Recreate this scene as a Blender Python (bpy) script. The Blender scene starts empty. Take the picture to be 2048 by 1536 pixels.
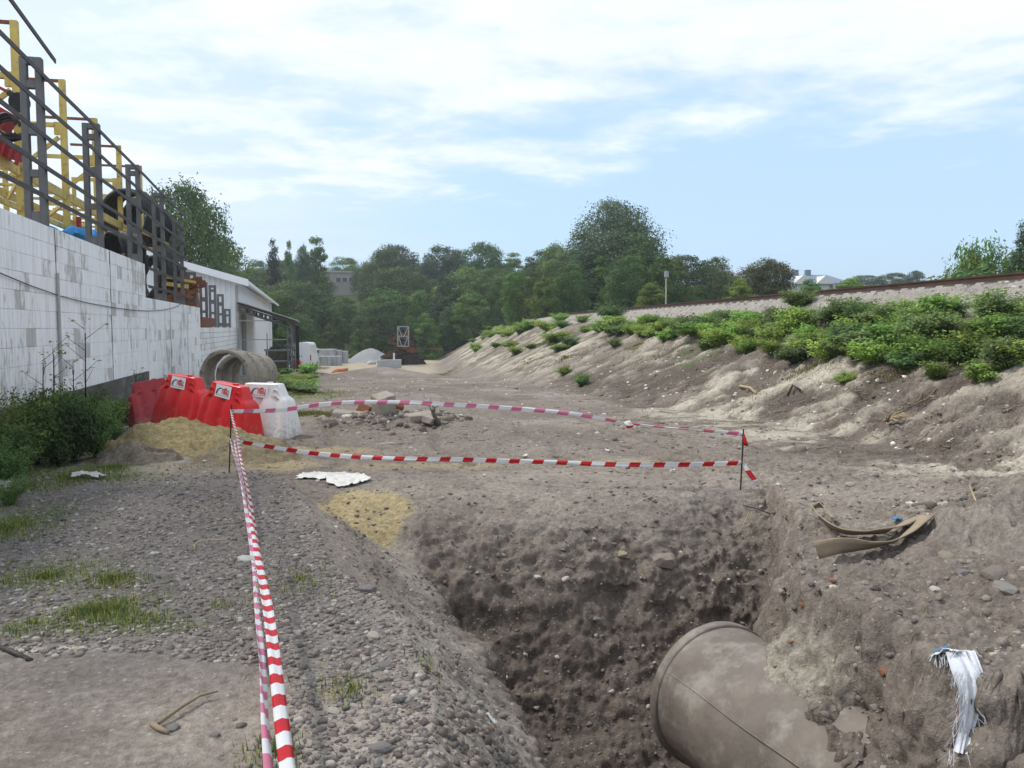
import bpy, bmesh, math, random
import numpy as np
from mathutils import Vector, Matrix, Euler
R = math.radians
random.seed(7)
rng = np.random.default_rng(7)
scene = bpy.context.scene
COL = scene.collection

# ------------------------------------------------------------------ camera
PSI, PITCH, FPX, EYE = R(13.77), R(3.85), 1650.0, 1.6
cam_d = bpy.data.cameras.new('camera')
cam = bpy.data.objects.new('camera', cam_d); COL.objects.link(cam)
cam_d.sensor_width = 36.0; cam_d.lens = 36.0*FPX/2048
cam_d.clip_start = 0.05; cam_d.clip_end = 9000
cam.location = (0, 0, EYE); cam.rotation_euler = (R(90)-PITCH, 0, -PSI)
scene.camera = cam

# ------------------------------------------------------------------ sky, sun, exposure
SUN_EL, SUN_AZ = 56.0, -62.0       # azimuth from the world +Y axis, positive to the right
world = bpy.data.worlds.new('World'); scene.world = world; world.use_nodes = True
nt = world.node_tree; nt.nodes.clear()
def N(t, tree=None, **kw):
    n = (tree or nt).nodes.new(t)
    for k, v in kw.items(): setattr(n, k, v)
    return n
def wmath(op, a, b=None, c=None, tree=None):
    T = tree or nt
    n = T.nodes.new('ShaderNodeMath'); n.operation = op
    for i, v in enumerate((a, b, c)):
        if v is None: continue
        if isinstance(v, (int, float)): n.inputs[i].default_value = v
        else: T.links.new(v, n.inputs[i])
    return n.outputs[0]
L = nt.links.new
sky = N('ShaderNodeTexSky', sky_type='NISHITA')
sky.sun_disc = False; sky.sun_elevation = R(SUN_EL); sky.sun_rotation = R(SUN_AZ)
sky.air_density = 1.0; sky.dust_density = 1.6; sky.ozone_density = 2.0; sky.altitude = 150
tc = N('ShaderNodeTexCoord')
mp = N('ShaderNodeMapping'); mp.inputs['Rotation'].default_value = (0, 0, PSI)
L(tc.outputs['Generated'], mp.inputs[0])
sp = N('ShaderNodeSeparateXYZ'); L(mp.outputs[0], sp.inputs[0])
zc = wmath('MAXIMUM', sp.outputs[2], 0.02)
zz = wmath('ADD', zc, 0.05)
px_ = wmath('DIVIDE', sp.outputs[0], zz); qy_ = wmath('DIVIDE', sp.outputs[1], zz)
cx = N('ShaderNodeCombineXYZ'); L(px_, cx.inputs[0]); L(qy_, cx.inputs[1])
rot = N('ShaderNodeMapping'); L(cx.outputs[0], rot.inputs[0])
rot.inputs['Rotation'].default_value = (0, 0, R(32)); rot.inputs['Scale'].default_value = (0.45, 1.0, 1)
def cn(scale, detail, rough, dist=0.0, src=None, off=(0, 0, 0)):
    m = N('ShaderNodeMapping'); L((src or rot.outputs[0]), m.inputs[0]); m.inputs['Location'].default_value = off
    t = N('ShaderNodeTexNoise'); L(m.outputs[0], t.inputs['Vector'])
    t.inputs['Scale'].default_value = scale; t.inputs['Detail'].default_value = detail
    t.inputs['Roughness'].default_value = rough; t.inputs['Distortion'].default_value = dist
    return t.outputs['Fac']
n_big = cn(0.55, 4, 0.5, 0.3, off=(3.1, 1.7, 0))
n_mid = cn(1.7, 7, 0.55, 0.25, src=cx.outputs[0], off=(5.2, 8.0, 0))
n_fine = cn(5.5, 8, 0.65, 0.4, src=cx.outputs[0], off=(1.0, 2.0, 0))
edge = wmath('ADD', qy_, wmath('MULTIPLY', px_, 0.52))
e2 = wmath('MULTIPLY', wmath('SUBTRACT', 4.15, edge), 0.45)
e3 = wmath('MINIMUM', wmath('MAXIMUM', e2, -1.1), 0.62)
cov = wmath('ADD', e3, wmath('MULTIPLY', wmath('SUBTRACT', n_big, 0.5), 2.6))
cov = wmath('ADD', cov, wmath('MULTIPLY', wmath('SUBTRACT', n_mid, 0.5), 2.5))
cov = wmath('ADD', cov, wmath('MULTIPLY', wmath('SUBTRACT', n_fine, 0.5), 1.0))
mr = N('ShaderNodeMapRange', interpolation_type='SMOOTHSTEP'); L(cov, mr.inputs[0])
mr.inputs[1].default_value = -0.30; mr.inputs[2].default_value = 0.85
# thin veil low down on the left
veil = N('ShaderNodeMapRange', interpolation_type='SMOOTHSTEP')
L(wmath('ADD', wmath('MULTIPLY', sp.outputs[0], -1.6), wmath('MULTIPLY', n_big, 0.7)), veil.inputs[0])
veil.inputs[1].default_value = 0.3; veil.inputs[2].default_value = 1.3
vv = wmath('MULTIPLY', veil.outputs[0], 0.75)
mask = wmath('MAXIMUM', wmath('MULTIPLY', mr.outputs[0], 0.93), vv)
shade = N('ShaderNodeMapRange'); L(n_mid, shade.inputs[0])
shade.inputs[1].default_value = 0.3; shade.inputs[2].default_value = 0.75
shade.inputs[3].default_value = 0.86; shade.inputs[4].default_value = 1.0
CLOUD = (8.9, 9.4, 10.1, 1)
ccol = N('ShaderNodeVectorMath', operation='SCALE'); ccol.inputs[0].default_value = CLOUD[:3]
L(shade.outputs[0], ccol.inputs['Scale'])
SKYT = (0.93, 1.0, 1.10)
skym = N('ShaderNodeVectorMath', operation='MULTIPLY'); L(sky.outputs[0], skym.inputs[0]); skym.inputs[1].default_value = SKYT
# air-light: high thin haze evens the blue
hz = N('ShaderNodeMix', data_type='RGBA'); hz.inputs[0].default_value = 0.6
L(skym.outputs[0], hz.inputs[6]); hz.inputs[7].default_value = (6.1, 8.5, 11.0, 1)
mx = N('ShaderNodeMix', data_type='RGBA'); L(mask, mx.inputs[0])
L(hz.outputs[2], mx.inputs[6]); L(ccol.outputs[0], mx.inputs[7])
bg = N('ShaderNodeBackground'); bg.inputs[1].default_value = 0.085; L(mx.outputs[2], bg.inputs[0])
wo = N('ShaderNodeOutputWorld'); L(bg.outputs[0], wo.inputs[0])

sun_d = bpy.data.lights.new('sun', 'SUN'); sun_d.energy = 2.1; sun_d.angle = R(8); sun_d.color = (1.0, 0.96, 0.9)
sun = bpy.data.objects.new('sun', sun_d); COL.objects.link(sun)
_az, _el = R(SUN_AZ), R(SUN_EL)
sdir = Vector((math.sin(_az)*math.cos(_el), math.cos(_az)*math.cos(_el), math.sin(_el)))
sun.rotation_euler = (-sdir).to_track_quat('-Z', 'Y').to_euler()
vs = scene.view_settings
scene.display_settings.display_device = 'sRGB'
vs.view_transform = 'Standard'; vs.look = 'None'; vs.exposure = 0.56; vs.gamma = 1; vs.use_curve_mapping = False
scene.cycles.max_bounces = 6; scene.cycles.diffuse_bounces = 3; scene.cycles.glossy_bounces = 2
scene.cycles.transmission_bounces = 4; scene.cycles.transparent_max_bounces = 6
scene.cycles.use_denoising = True

# ------------------------------------------------------------------ frames of reference
# p, q: metres to the right / ahead on level ground where the photographer stands; X, Y: world (Y runs along the long wall)
cP, sP = math.cos(PSI), math.sin(PSI)
def pq(p, q): return (p*cP + q*sP, -p*sP + q*cP)
def topq(X, Y): return (X*cP - Y*sP, X*sP + Y*cP)
def ray(u, v):
    a = (u-1024)/FPX; b = (768-v)/FPX
    F = math.cos(PITCH)+math.sin(PITCH)*b; U = -math.sin(PITCH)+math.cos(PITCH)*b
    return a/F, U/F
def at(u, v, q):
    a, s = ray(u, v); X, Y = pq(a*q, q); return Vector((X, Y, EYE+s*q))
def onz(u, v, z):
    a, s = ray(u, v); q = (z-EYE)/s; X, Y = pq(a*q, q); return Vector((X, Y, z))
def onX(u, v, Xw=-3.63):
    a, s = ray(u, v); r = a*cP+sP; k = -a*sP+cP; t = Xw/r
    return Vector((Xw, k*t, EYE+s*t))

# ------------------------------------------------------------------ numpy noise
def _hash(ix, iy, iz, s):
    h = (ix.astype(np.int64)*374761393 + iy.astype(np.int64)*668265263 + iz.astype(np.int64)*2147483647 + s*974634777) & 0xffffffff
    h = ((h ^ (h >> 13))*1274126177) & 0xffffffff
    h = (h ^ (h >> 16)) & 0xffffffff
    h = (h*2246822519) & 0xffffffff
    return ((h ^ (h >> 15)) & 0xffffff).astype(np.float32)/8388608.0-1.0
def noise(x, y, z, s=0):
    xi, yi, zi = np.floor(x), np.floor(y), np.floor(z)
    fx, fy, fz = (x-xi).astype(np.float32), (y-yi).astype(np.float32), (z-zi).astype(np.float32)
    ux, uy, uz = fx*fx*(3-2*fx), fy*fy*(3-2*fy), fz*fz*(3-2*fz)
    xi, yi, zi = xi.astype(np.int64), yi.astype(np.int64), zi.astype(np.int64)
    def c(a, b, d): return _hash(xi+a, yi+b, zi+d, s)
    x00 = c(0,0,0)*(1-ux)+c(1,0,0)*ux; x10 = c(0,1,0)*(1-ux)+c(1,1,0)*ux
    x01 = c(0,0,1)*(1-ux)+c(1,0,1)*ux; x11 = c(0,1,1)*(1-ux)+c(1,1,1)*ux
    return (x00*(1-uy)+x10*uy)*(1-uz)+(x01*(1-uy)+x11*uy)*uz
def fbm(x, y, z, f, o=4, g=0.5, s=0, ridge=False):
    r = 0; a = 1.0; t = 0
    for i in range(o):
        n = noise(x*f+i*17.3, y*f+i*5.1, z*f+i*9.7, s+i)
        if ridge: n = 1-2*np.abs(n)
        r = r+a*n; t += a; a *= g; f *= 2.03
    return r/t
def sst(a, b, x):
    t = np.clip((x-a)/(b-a), 0, 1); return t*t*(3-2*t)
def lerp(a, b, t): return a+(b-a)*t

# ------------------------------------------------------------------ terrain height
PL_Q = [0, 2.0, 3.0, 3.55, 4.45, 5.7, 7.0, 7.9, 8.6, 9.6]
PL_P = [0.3, -.18, -.30, -.36, -.62, -1.30, -1.72, -2.05, -2.35, -2.9]
PR_Q = [0, 3.25, 3.42, 3.6, 3.92, 4.35, 4.7, 5.1, 5.6, 6.4, 7.2, 8.2, 9.5]
PR_P = [9.0, 3.9, 2.7, 2.28, 2.06, 2.12, 1.98, 1.85, 1.93, 2.25, 2.45, 2.6, 2.7]
def trackp(q):
    return np.where(q < 60, 10.6-.1405*(q-17), 10.6-.1405*43-.085*(q-60))
BQ = [0, 10, 14, 22, 28, 36, 44, 58, 70, 100, 112, 150, 200, 260, 400, 900, 5000]
BZ = [0, 0, -.03, -.18, -.36, -.68, -1.0, -1.7, -2.1, -2.25, -1.6, 6.0, 11.5, 15, 17, 18, 18]
def base_h(p, q):
    b = np.interp(q, BQ, BZ)
    a = p/np.maximum(q, 1)
    left = np.interp(q, [0, 20, 30, 40, 50, 70, 100], [0, 0, -.05, -.2, -.5, -1.2, -1.6])
    rr = sst(.12, .3, a)
    far = np.maximum(b, 0)
    b = np.where(q > 112, lerp(b, np.minimum(b, 2.2+.055*np.maximum(q-50, 0)), rr), b)
    return b
def emb(p, q, b):
    n = (trackp(q)-p)*0.985
    toe = np.interp(q, [5, 9, 13, 18, 30, 60, 100], [6.0, 5.9, 6.4, 7.3, 8.6, 9.4, 9.8])
    top = 2.42
    shoulder = np.interp(n, [-3.6, -2.4, -1.7, 1.7, 2.5, 3.3], [2.0, 2.0, 2.44, 2.44, 1.93, 1.72])
    t = np.clip((n-3.3)/(toe-3.3), 0, 1)
    tt = t + .10*np.sin(t*math.pi)*np.where(t < .5, 1, .6)   # slightly convex at the crest, spreading foot
    tt = np.clip(1-(1-t)**1.25, 0, 1)*.55+t*.45
    zs = lerp(1.72, b, tt)
    z = np.where(n > 3.3, zs, shoulder)
    behind = 2.0+.05*np.maximum(q-50, 0)
    z = np.where(n < -3.6, behind, z)
    return np.maximum(z, np.where(n > 3.3, b, np.where(q > 112, b, -9))), n, t
def height(p, q, want=False):
    p = np.asarray(p, dtype=np.float64); q = np.asarray(q, dtype=np.float64)
    b = base_h(p, q)
    z, n, t = emb(p, q, b)
    onbank = (n > 2.6) & (t < 1) & (q < 115)
    # spoil banked up at the right in the near field
    m1 = np.exp(-(((p-4.3)/1.3)**2+((q-6.2)/1.5)**2)); z = z+.42*m1
    m2 = np.exp(-(((p-3.1)/.5)**2+((q-4.7)/.5)**2)); z = z+.10*m2
    # loose mound at the yard edge
    z = z+.55*np.exp(-(((p+7.2)/2.4)**2+((q-45)/1.3)**2))+.35*np.exp(-(((p+10)/3.0)**2+((q-38)/1.2)**2))
    z = z+.22*np.exp(-(((p+2.0)/2.0)**2+((q-13.6)/1.0)**2))
    # the pit
    wx = fbm(p, q, p*0, 1.3, 3, .5, 31)
    wy = fbm(p, q, p*0, 1.1, 3, .5, 57)
    pl = np.interp(q, PL_Q, PL_P); pr = np.interp(q, PR_Q, PR_P)+.10*wx
    dl = (p-pl)*.9*np.where(p > pl, np.interp(q, [3.0, 4.5, 5.6], [1.75, 1.5, 1.0]), 1)+.07*wy
    zl = np.interp(dl, [-.6, 0, .3, .62, .93, 1.02, 1.12, 1.4], [9, 0, -.16, -.42, -.62, -.74, -1.4, -2.2])
    qf = 8.62-.1*(p+2)*.0+.12*wx
    df = qf-q
    zf = np.interp(df, [-.6, 0, .35, .8, 1.25, 1.4, 1.75, 2.05, 2.5, 2.8], [9, 0, -.08, -.30, -.70, -1.0, -1.35, -1.62, -1.85, -2.2])
    gr = (np.interp(q+.06, PR_Q, PR_P)-np.interp(q-.06, PR_Q, PR_P))/.12
    dr = (pr-p)/np.sqrt(1+gr*gr)
    far_r = np.interp(dr, [-.6, 0, .10, .22, .45, .6], [9, 0, -.22, -.8, -1.6, -2.2])
    block = np.interp(dr, [-.6, 0, .05, .14, .26, .40, .5, 9], [9, 0, -.16, -.36, -.50, -.62, -2.2, -9])
    s_ = p*.933+q*.359; sc = np.interp(q, [2.0, 3.0, 3.94, 4.66, 5.56, 6.0], [2.78, 2.86, 3.01, 3.19, 3.47, 3.6])+.05*wy
    zpp = -.98+np.sqrt(np.maximum(.25-(sc-3.38)**2, .001))
    soil = np.where(s_ < sc, zpp-4.5*(sc-s_), zpp+.055+.20*(s_-sc)+.06*wx)
    near_r = np.maximum(block, soil)
    zr = lerp(near_r, far_r, sst(5.0, 5.6, q))
    zn = np.interp(q-2.0, [-.6, 0, .3], [9, 0, -2.2])
    zp = np.maximum(np.maximum(np.maximum(zl, zf), np.maximum(zr, zn)), -1.9)
    # soft drop at the shoulders
    inpit = zp < z-.001
    z2 = np.minimum(z, zp)
    depth = np.clip(z-z2, 0, 3)
    if want: return z2, n, t, depth, dl, df, dr, onbank
    return z2
def gz(X, Y):
    p, q = topq(X, Y); return float(height(np.array([p]), np.array([q]))[0])

# ------------------------------------------------------------------ helpers for objects and materials
def link_nodes(name):
    m = bpy.data.materials.new(name); m.use_nodes = True
    t = m.node_tree; b = t.nodes['Principled BSDF']
    return m, t, b
MATS = {}
def mat(name, col, rough=.75, metal=0.0, var=.12, scale=3.0, bump=.15, bscale=40.0, dirt=None, dirt_amt=.5, spec=.3, island=0.0, mud=0.0):
    """base colour broken up by two noises, optional dirt/rust colour, fine bump"""
    if name in MATS: return MATS[name]
    m, t, b = link_nodes(name); l = t.links.new
    tcn = t.nodes.new('ShaderNodeTexCoord')
    n1 = t.nodes.new('ShaderNodeTexNoise'); n1.inputs['Scale'].default_value = scale; n1.inputs['Detail'].default_value = 7
    n1.inputs['Roughness'].default_value = .65; l(tcn.outputs['Object'], n1.inputs['Vector'])
    r = t.nodes.new('ShaderNodeMapRange'); l(n1.outputs['Fac'], r.inputs[0]); r.inputs[1].default_value = .3; r.inputs[2].default_value = .7
    r.inputs[3].default_value = 1-var; r.inputs[4].default_value = 1+var
    v = t.nodes.new('ShaderNodeVectorMath'); v.operation = 'SCALE'; v.inputs[0].default_value = col[:3]; l(r.outputs[0], v.inputs['Scale'])
    out = v.outputs[0]
    if island:
        oi = t.nodes.new('ShaderNodeObjectInfo')
        r2 = t.nodes.new('ShaderNodeMapRange'); l(oi.outputs['Random'], r2.inputs[0]); r2.inputs[3].default_value = 1-island; r2.inputs[4].default_value = 1+island
        v2 = t.nodes.new('ShaderNodeVectorMath'); v2.operation = 'SCALE'; l(out, v2.inputs[0]); l(r2.outputs[0], v2.inputs['Scale']); out = v2.outputs[0]
    if dirt is not None:
        n2 = t.nodes.new('ShaderNodeTexNoise'); n2.inputs['Scale'].default_value = scale*2.3; n2.inputs['Detail'].default_value = 9
        n2.inputs['Roughness'].default_value = .7; l(tcn.outputs['Object'], n2.inputs['Vector'])
        r3 = t.nodes.new('ShaderNodeMapRange'); l(n2.outputs['Fac'], r3.inputs[0])
        r3.inputs[1].default_value = .62-.25*dirt_amt; r3.inputs[2].default_value = .75-.2*dirt_amt
        mixn = t.nodes.new('ShaderNodeMix'); mixn.data_type = 'RGBA'; l(r3.outputs[0], mixn.inputs[0]); l(out, mixn.inputs[6])
        mixn.inputs[7].default_value = (*dirt[:3], 1); out = mixn.outputs[2]
    if mud:
        so_ = t.nodes.new('ShaderNodeSeparateXYZ'); l(tcn.outputs['Object'], so_.inputs[0])
        nm_ = t.nodes.new('ShaderNodeTexNoise'); nm_.inputs['Scale'].default_value = 14; nm_.inputs['Detail'].default_value = 8; nm_.inputs['Roughness'].default_value = .75; l(tcn.outputs['Object'], nm_.inputs['Vector'])
        k_ = wmath('SUBTRACT', nm_.outputs['Fac'], wmath('MULTIPLY', so_.outputs[2], .45, tree=t), tree=t)
        rm_ = t.nodes.new('ShaderNodeMapRange'); rm_.interpolation_type = 'SMOOTHSTEP'; l(k_, rm_.inputs[0]); rm_.inputs[1].default_value = .36; rm_.inputs[2].default_value = .60; rm_.inputs[4].default_value = mud
        mm_ = t.nodes.new('ShaderNodeMix'); mm_.data_type = 'RGBA'; l(rm_.outputs[0], mm_.inputs[0]); l(out, mm_.inputs[6]); mm_.inputs[7].default_value = (.27, .22, .17, 1); out = mm_.outputs[2]
    l(out, b.inputs['Base Color'])
    b.inputs['Roughness'].default_value = rough; b.inputs['Metallic'].default_value = metal; b.inputs['Specular IOR Level'].default_value = spec
    if bump:
        n3 = t.nodes.new('ShaderNodeTexNoise'); n3.inputs['Scale'].default_value = bscale; n3.inputs['Detail'].default_value = 5
        l(tcn.outputs['Object'], n3.inputs['Vector'])
        bp = t.nodes.new('ShaderNodeBump'); bp.inputs['Strength'].default_value = bump; bp.inputs['Distance'].default_value = .02
        l(n3.outputs['Fac'], bp.inputs['Height']); l(bp.outputs[0], b.inputs['Normal'])
    MATS[name] = m; return m
class MB:
    """collects geometry for ONE mesh"""
    def __init__(s): s.v = []; s.f = []; s.mi = []; s.cur = 0
    def add(s, vs, fs):
        o = len(s.v); s.v += [tuple(a) for a in vs]; s.f += [tuple(i+o for i in f) for f in fs]; s.mi += [s.cur]*len(fs)
    def box(s, c, d, rot=None, taper=None, jit=0):
        hx, hy, hz = d[0]/2, d[1]/2, d[2]/2; vs = []
        for z in (-1, 1):
            for x, y in ((-1,-1),(1,-1),(1,1),(-1,1)):
                k = taper if (taper and z > 0) else 1
                w = Vector((x*hx*k, y*hy*k, z*hz))
                if jit: w += Vector([random.uniform(-jit, jit) for _ in range(3)])
                if rot is not None: w = rot @ w
                vs.append(w+Vector(c))
        s.add(vs, [(0,3,2,1),(4,5,6,7),(0,1,5,4),(1,2,6,5),(2,3,7,6),(3,0,4,7)])
    def bar(s, a, b, w, h=None, up=Vector((0,0,1))):
        a = Vector(a); b = Vector(b); h = h or w; d = (b-a); ln = d.length
        if ln < 1e-6: return
        d.normalize(); sx = d.cross(up)
        if sx.length < 1e-3: sx = d.cross(Vector((0,1,0)))
        sx.normalize(); uy = sx.cross(d).normalized()
        vs = [e + sx*(i*w/2) + uy*(j*h/2) for e in (a, b) for i, j in ((-1,-1),(1,-1),(1,1),(-1,1))]
        s.add(vs, [(0,1,2,3),(7,6,5,4),(0,4,5,1),(1,5,6,2),(2,6,7,3),(3,7,4,0)])
    def tube(s, pts, r, n=8, cap=True):
        pts = [Vector(p_) for p_ in pts]; rr = r if isinstance(r, (list, tuple)) else [r]*len(pts)
        base = []; prev = None
        for i, p_ in enumerate(pts):
            d = (pts[min(i+1, len(pts)-1)]-pts[max(i-1, 0)]).normalized()
            if prev is None:
                sx = d.cross(Vector((0,0,1)));
                if sx.length < .05: sx = d.cross(Vector((0,1,0)))
            else: sx = prev-d*prev.dot(d)
            sx.normalize(); prev = sx; uy = sx.cross(d)
            base += [p_ + (sx*math.cos(2*math.pi*k/n)+uy*math.sin(2*math.pi*k/n))*rr[i] for k in range(n)]
        fs = [(i*n+k, i*n+(k+1)%n, (i+1)*n+(k+1)%n, (i+1)*n+k) for i in range(len(pts)-1) for k in range(n)]
        if cap: fs += [tuple(range(n-1,-1,-1)), tuple((len(pts)-1)*n+k for k in range(n))]
        s.add(base, fs)
    def ring(s, c, axis, ro, ri, ln, n=40, jit=0):
        axis = Vector(axis).normalized(); sx = axis.cross(Vector((0,0,1))).normalized(); uy = sx.cross(axis); c = Vector(c)
        vs = []
        for (r_, o_) in ((ro,-ln/2),(ro,ln/2),(ri,ln/2),(ri,-ln/2)):
            for k in range(n):
                a = 2*math.pi*k/n; rj = r_+(random.uniform(-jit, jit) if jit else 0)
                vs.append(c+axis*o_+(sx*math.cos(a)+uy*math.sin(a))*rj)
        fs = [(j*n+k, j*n+(k+1)%n, ((j+1)%4)*n+(k+1)%n, ((j+1)%4)*n+k) for j in range(4) for k in range(n)]
        s.add(vs, fs)
    def mesh(s, name, mats, smooth=False):
        me = bpy.data.meshes.new(name); me.from_pydata(s.v, [], s.f)
        for m in (mats if isinstance(mats, (list, tuple)) else [mats]): me.materials.append(m)
        if any(s.mi): me.polygons.foreach_set('material_index', s.mi)
        if smooth: me.polygons.foreach_set('use_smooth', [True]*len(s.f))
        me.update(); return me
    def build(s, name, mats, parent=None, smooth=False, bevel=0, loc=None):
        me = s.mesh(name, mats, smooth); return mobj(name, me, parent, bevel, loc)
def mobj(name, me, parent=None, bevel=0, loc=None):
    o = bpy.data.objects.new(name, me); COL.objects.link(o)
    if parent is not None: o.parent = parent
    if loc is not None: o.location = loc
    if bevel:
        b = o.modifiers.new('bevel', 'BEVEL'); b.width = bevel; b.segments = 1; b.limit_method = 'ANGLE'; b.angle_limit = R(40)
    return o
def tag(o, label=None, cat=None, group=None, kind=None):
    if label: o['label'] = label
    if cat: o['category'] = cat
    if group: o['group'] = group
    if kind: o['kind'] = kind
    return o
def empty(name, loc=(0,0,0), rz=0, label=None, cat=None, group=None):
    o = bpy.data.objects.new(name, None); COL.objects.link(o); o.location = loc; o.rotation_euler = (0, 0, rz)
    o.empty_display_size = .2
    return tag(o, label, cat, group)
def copy_tree(o, parent=None):
    c = o.copy(); COL.objects.link(c)
    if parent is not None: c.parent = parent
    for ch in [x for x in list(COL.objects) if x.parent == o and x is not c]: copy_tree(ch, c)
    return c
def np_mesh(name, V, F, mats, cols=None, smooth=False, mi=None):
    """V (n,3), F (m,k) constant k"""
    me = bpy.data.meshes.new(name); k = F.shape[1]
    me.vertices.add(len(V)); me.vertices.foreach_set('co', np.ascontiguousarray(V, dtype=np.float32).ravel())
    me.loops.add(F.size); me.loops.foreach_set('vertex_index', np.ascontiguousarray(F, dtype=np.int32).ravel())
    me.polygons.add(len(F)); me.polygons.foreach_set('loop_start', np.arange(0, F.size, k, dtype=np.int32))
    me.polygons.foreach_set('loop_total', np.full(len(F), k, dtype=np.int32))
    for m in (mats if isinstance(mats, (list, tuple)) else [mats]): me.materials.append(m)
    if mi is not None: me.polygons.foreach_set('material_index', mi.astype(np.int32))
    if smooth: me.polygons.foreach_set('use_smooth', np.ones(len(F), dtype=bool))
    if cols is not None:
        ca = me.color_attributes.new('tint', 'FLOAT_COLOR', 'POINT')
        c4 = np.ones((len(V), 4), dtype=np.float32); c4[:, :3] = cols; ca.data.foreach_set('color', c4.ravel())
    me.update(calc_edges=True); me.validate(); return me

# ------------------------------------------------------------------ the ground
def grid_q():
    q = [1.2]
    while q[-1] < 4500:
        x = q[-1]
        if x < 2.7: d = .05
        elif x < 9.0: d = .0155
        elif x < 30: d = .0155*(x/9)**1.9
        elif x < 130: d = .0045*x
        elif x < 450: d = 5
        else: d = .12*x
        q.append(x+d)
    return np.array(q)
qs = grid_q()
as_ = np.concatenate([np.linspace(-1.6, -.68, 26)[:-1], np.linspace(-.68, .68, 590), np.linspace(.68, 1.6, 26)[1:]])
A, Q = np.meshgrid(as_, qs)
Pg = A*Q
Z, Nn, Tt, Dp, DL, DF, DR, BK = height(Pg, Q, True)
Xg, Yg = Pg*cP+Q*sP, -Pg*sP+Q*cP
# surface normals from the grid
V = np.stack([Xg, Yg, Z], -1)
du = np.gradient(V, axis=1); dv = np.gradient(V, axis=0)
nrm = np.cross(du, dv); nrm /= np.maximum(np.linalg.norm(nrm, axis=-1, keepdims=True), 1e-9)
nrm[nrm[..., 2] < 0] *= -1
near = Q < 26
def f_(fn):  # evaluate only where the picture can show it
    out = np.zeros_like(Q); m = near
    out[m] = fn(Xg[m], Yg[m], Z[m]); return out
mid = sst(130, 60, Q)
n_l = fbm(Xg, Yg, Z, .9, 3, .5, 11)            # 1 m lumps
n_m = fbm(Xg, Yg, Z, 3.2, 4, .55, 21)          # 30 cm clods
n_f = f_(lambda x, y, z: fbm(x, y, z, 13, 3, .6, 41))   # 7 cm
n_r = f_(lambda x, y, z: fbm(x, y, z, 5.0, 4, .55, 61, True))
n_g = f_(lambda x, y, z: fbm(x, y, z, 34, 2, .6, 71))   # 3 cm
pitw = sst(.05, .5, Dp)
leftbank = pitw*sst(1.0, .8, DL)
bank = BK.astype(float)*sst(0, .1, Tt)*sst(1.05, .9, Tt)
bank = np.clip(bank, 0, 1)
rightside = sst(1.2, 2.2, Pg)*sst(12, 9, Q)
gravel = sst(.15, -.25, DL)*sst(9.2, 8.6, Q)*sst(3.3, 4.1, Q+.5*n_l+.25*Pg*0)*sst(-6.0, -5.2, Pg)
amp_l = .02+.07*pitw*(1-leftbank)+.09*bank+.05*rightside*(1-pitw)+.03*sst(9, 12, Q)
amp_m = .010+.055*pitw*(1-leftbank*.75)+.050*bank+.035*rightside+.022*sst(9, 11, Q)*sst(60, 30, Q)
slab0 = leftbank*sst(.25, .6, DL)*sst(-.15, .15, fbm(Xg, Yg, Z, 1.3, 2, .5, 77))
amp_l = amp_l*(1-.6*slab0); amp_m = amp_m*(1-.8*slab0)
amp_f = .007+.026*pitw*(1-leftbank*.5)+.018*bank+.022*rightside+.012*sst(9, 11, Q)+.004*gravel
# tracks and gullies running down the bank
s_al = Q*.99-Pg*.14+.55*n_l+.25*n_m
gull = .75*fbm(s_al*.85+1.4*fbm(Xg, Yg, Z, .35, 3, .5, 95), Nn*.22, s_al*0, 1.0, 5, .62, 91, True)+.15*n_l
disp = n_l*amp_l+n_m*amp_m+n_f*amp_f+(.006+.006*pitw+.006*rightside)*n_g*near
disp += pitw*(1-leftbank)*.05*(n_r-.3)*sst(0, .3, Dp)
# crumbly, packed clods
def worley(x, y, z, f, s):
    x, y, z = x*f, y*f, z*f; xi, yi, zi = np.floor(x-.5), np.floor(y-.5), np.floor(z-.5); best = np.full(x.shape, 9.0)
    for a in (0, 1):
        for b_ in (0, 1):
            for c_ in (0, 1):
                i, j, k = (xi+a).astype(np.int64), (yi+b_).astype(np.int64), (zi+c_).astype(np.int64)
                dx = x-(xi+a+.5+.42*_hash(i, j, k, s)); dy = y-(yi+b_+.5+.42*_hash(i, j, k, s+7)); dz = z-(zi+c_+.5+.42*_hash(i, j, k, s+13))
                best = np.minimum(best, dx*dx+dy*dy+dz*dz)
    return np.sqrt(best)
crumb = (((Dp > .02) & (DL > .1)) | (rightside > .02) | ((BK) & (Q < 26)) | ((Q > 8.3) & (Q < 14))) & (Q < 26) & (Q > 2.2) & (np.abs(A) < .7)
wc = np.zeros_like(Q); wf = np.zeros_like(Q); wq = n_m*.12
wc[crumb] = .5-worley(Xg[crumb]+wq[crumb], Yg[crumb]+n_l[crumb]*.1, Z[crumb]+wq[crumb], 5.5, 3)
wf[crumb] = .5-worley(Xg[crumb], Yg[crumb]+wq[crumb], Z[crumb]*1.0, 15, 5)
patch = sst(-.35, .35, fbm(Xg, Yg, Z, 1.2, 3, .6, 131))
camp = pitw*(1-leftbank*.8)*(.35+.9*patch)+rightside*(1-pitw)*(.15+.75*patch)+bank*(.12+.6*patch)+.25*patch*sst(8.3, 9, Q)*(1-bank)
disp *= (1-.55*slab0)
disp += camp*(1-slab0)*(.085*np.clip(wc, -.35, .5)+.032*np.clip(wf, -.3, .5))
disp += bank*.15*(gull-.2)*sst(0, .15, Tt)*sst(1.0, .75, Tt)
disp += rightside*(1-pitw)*.03*n_r
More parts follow.
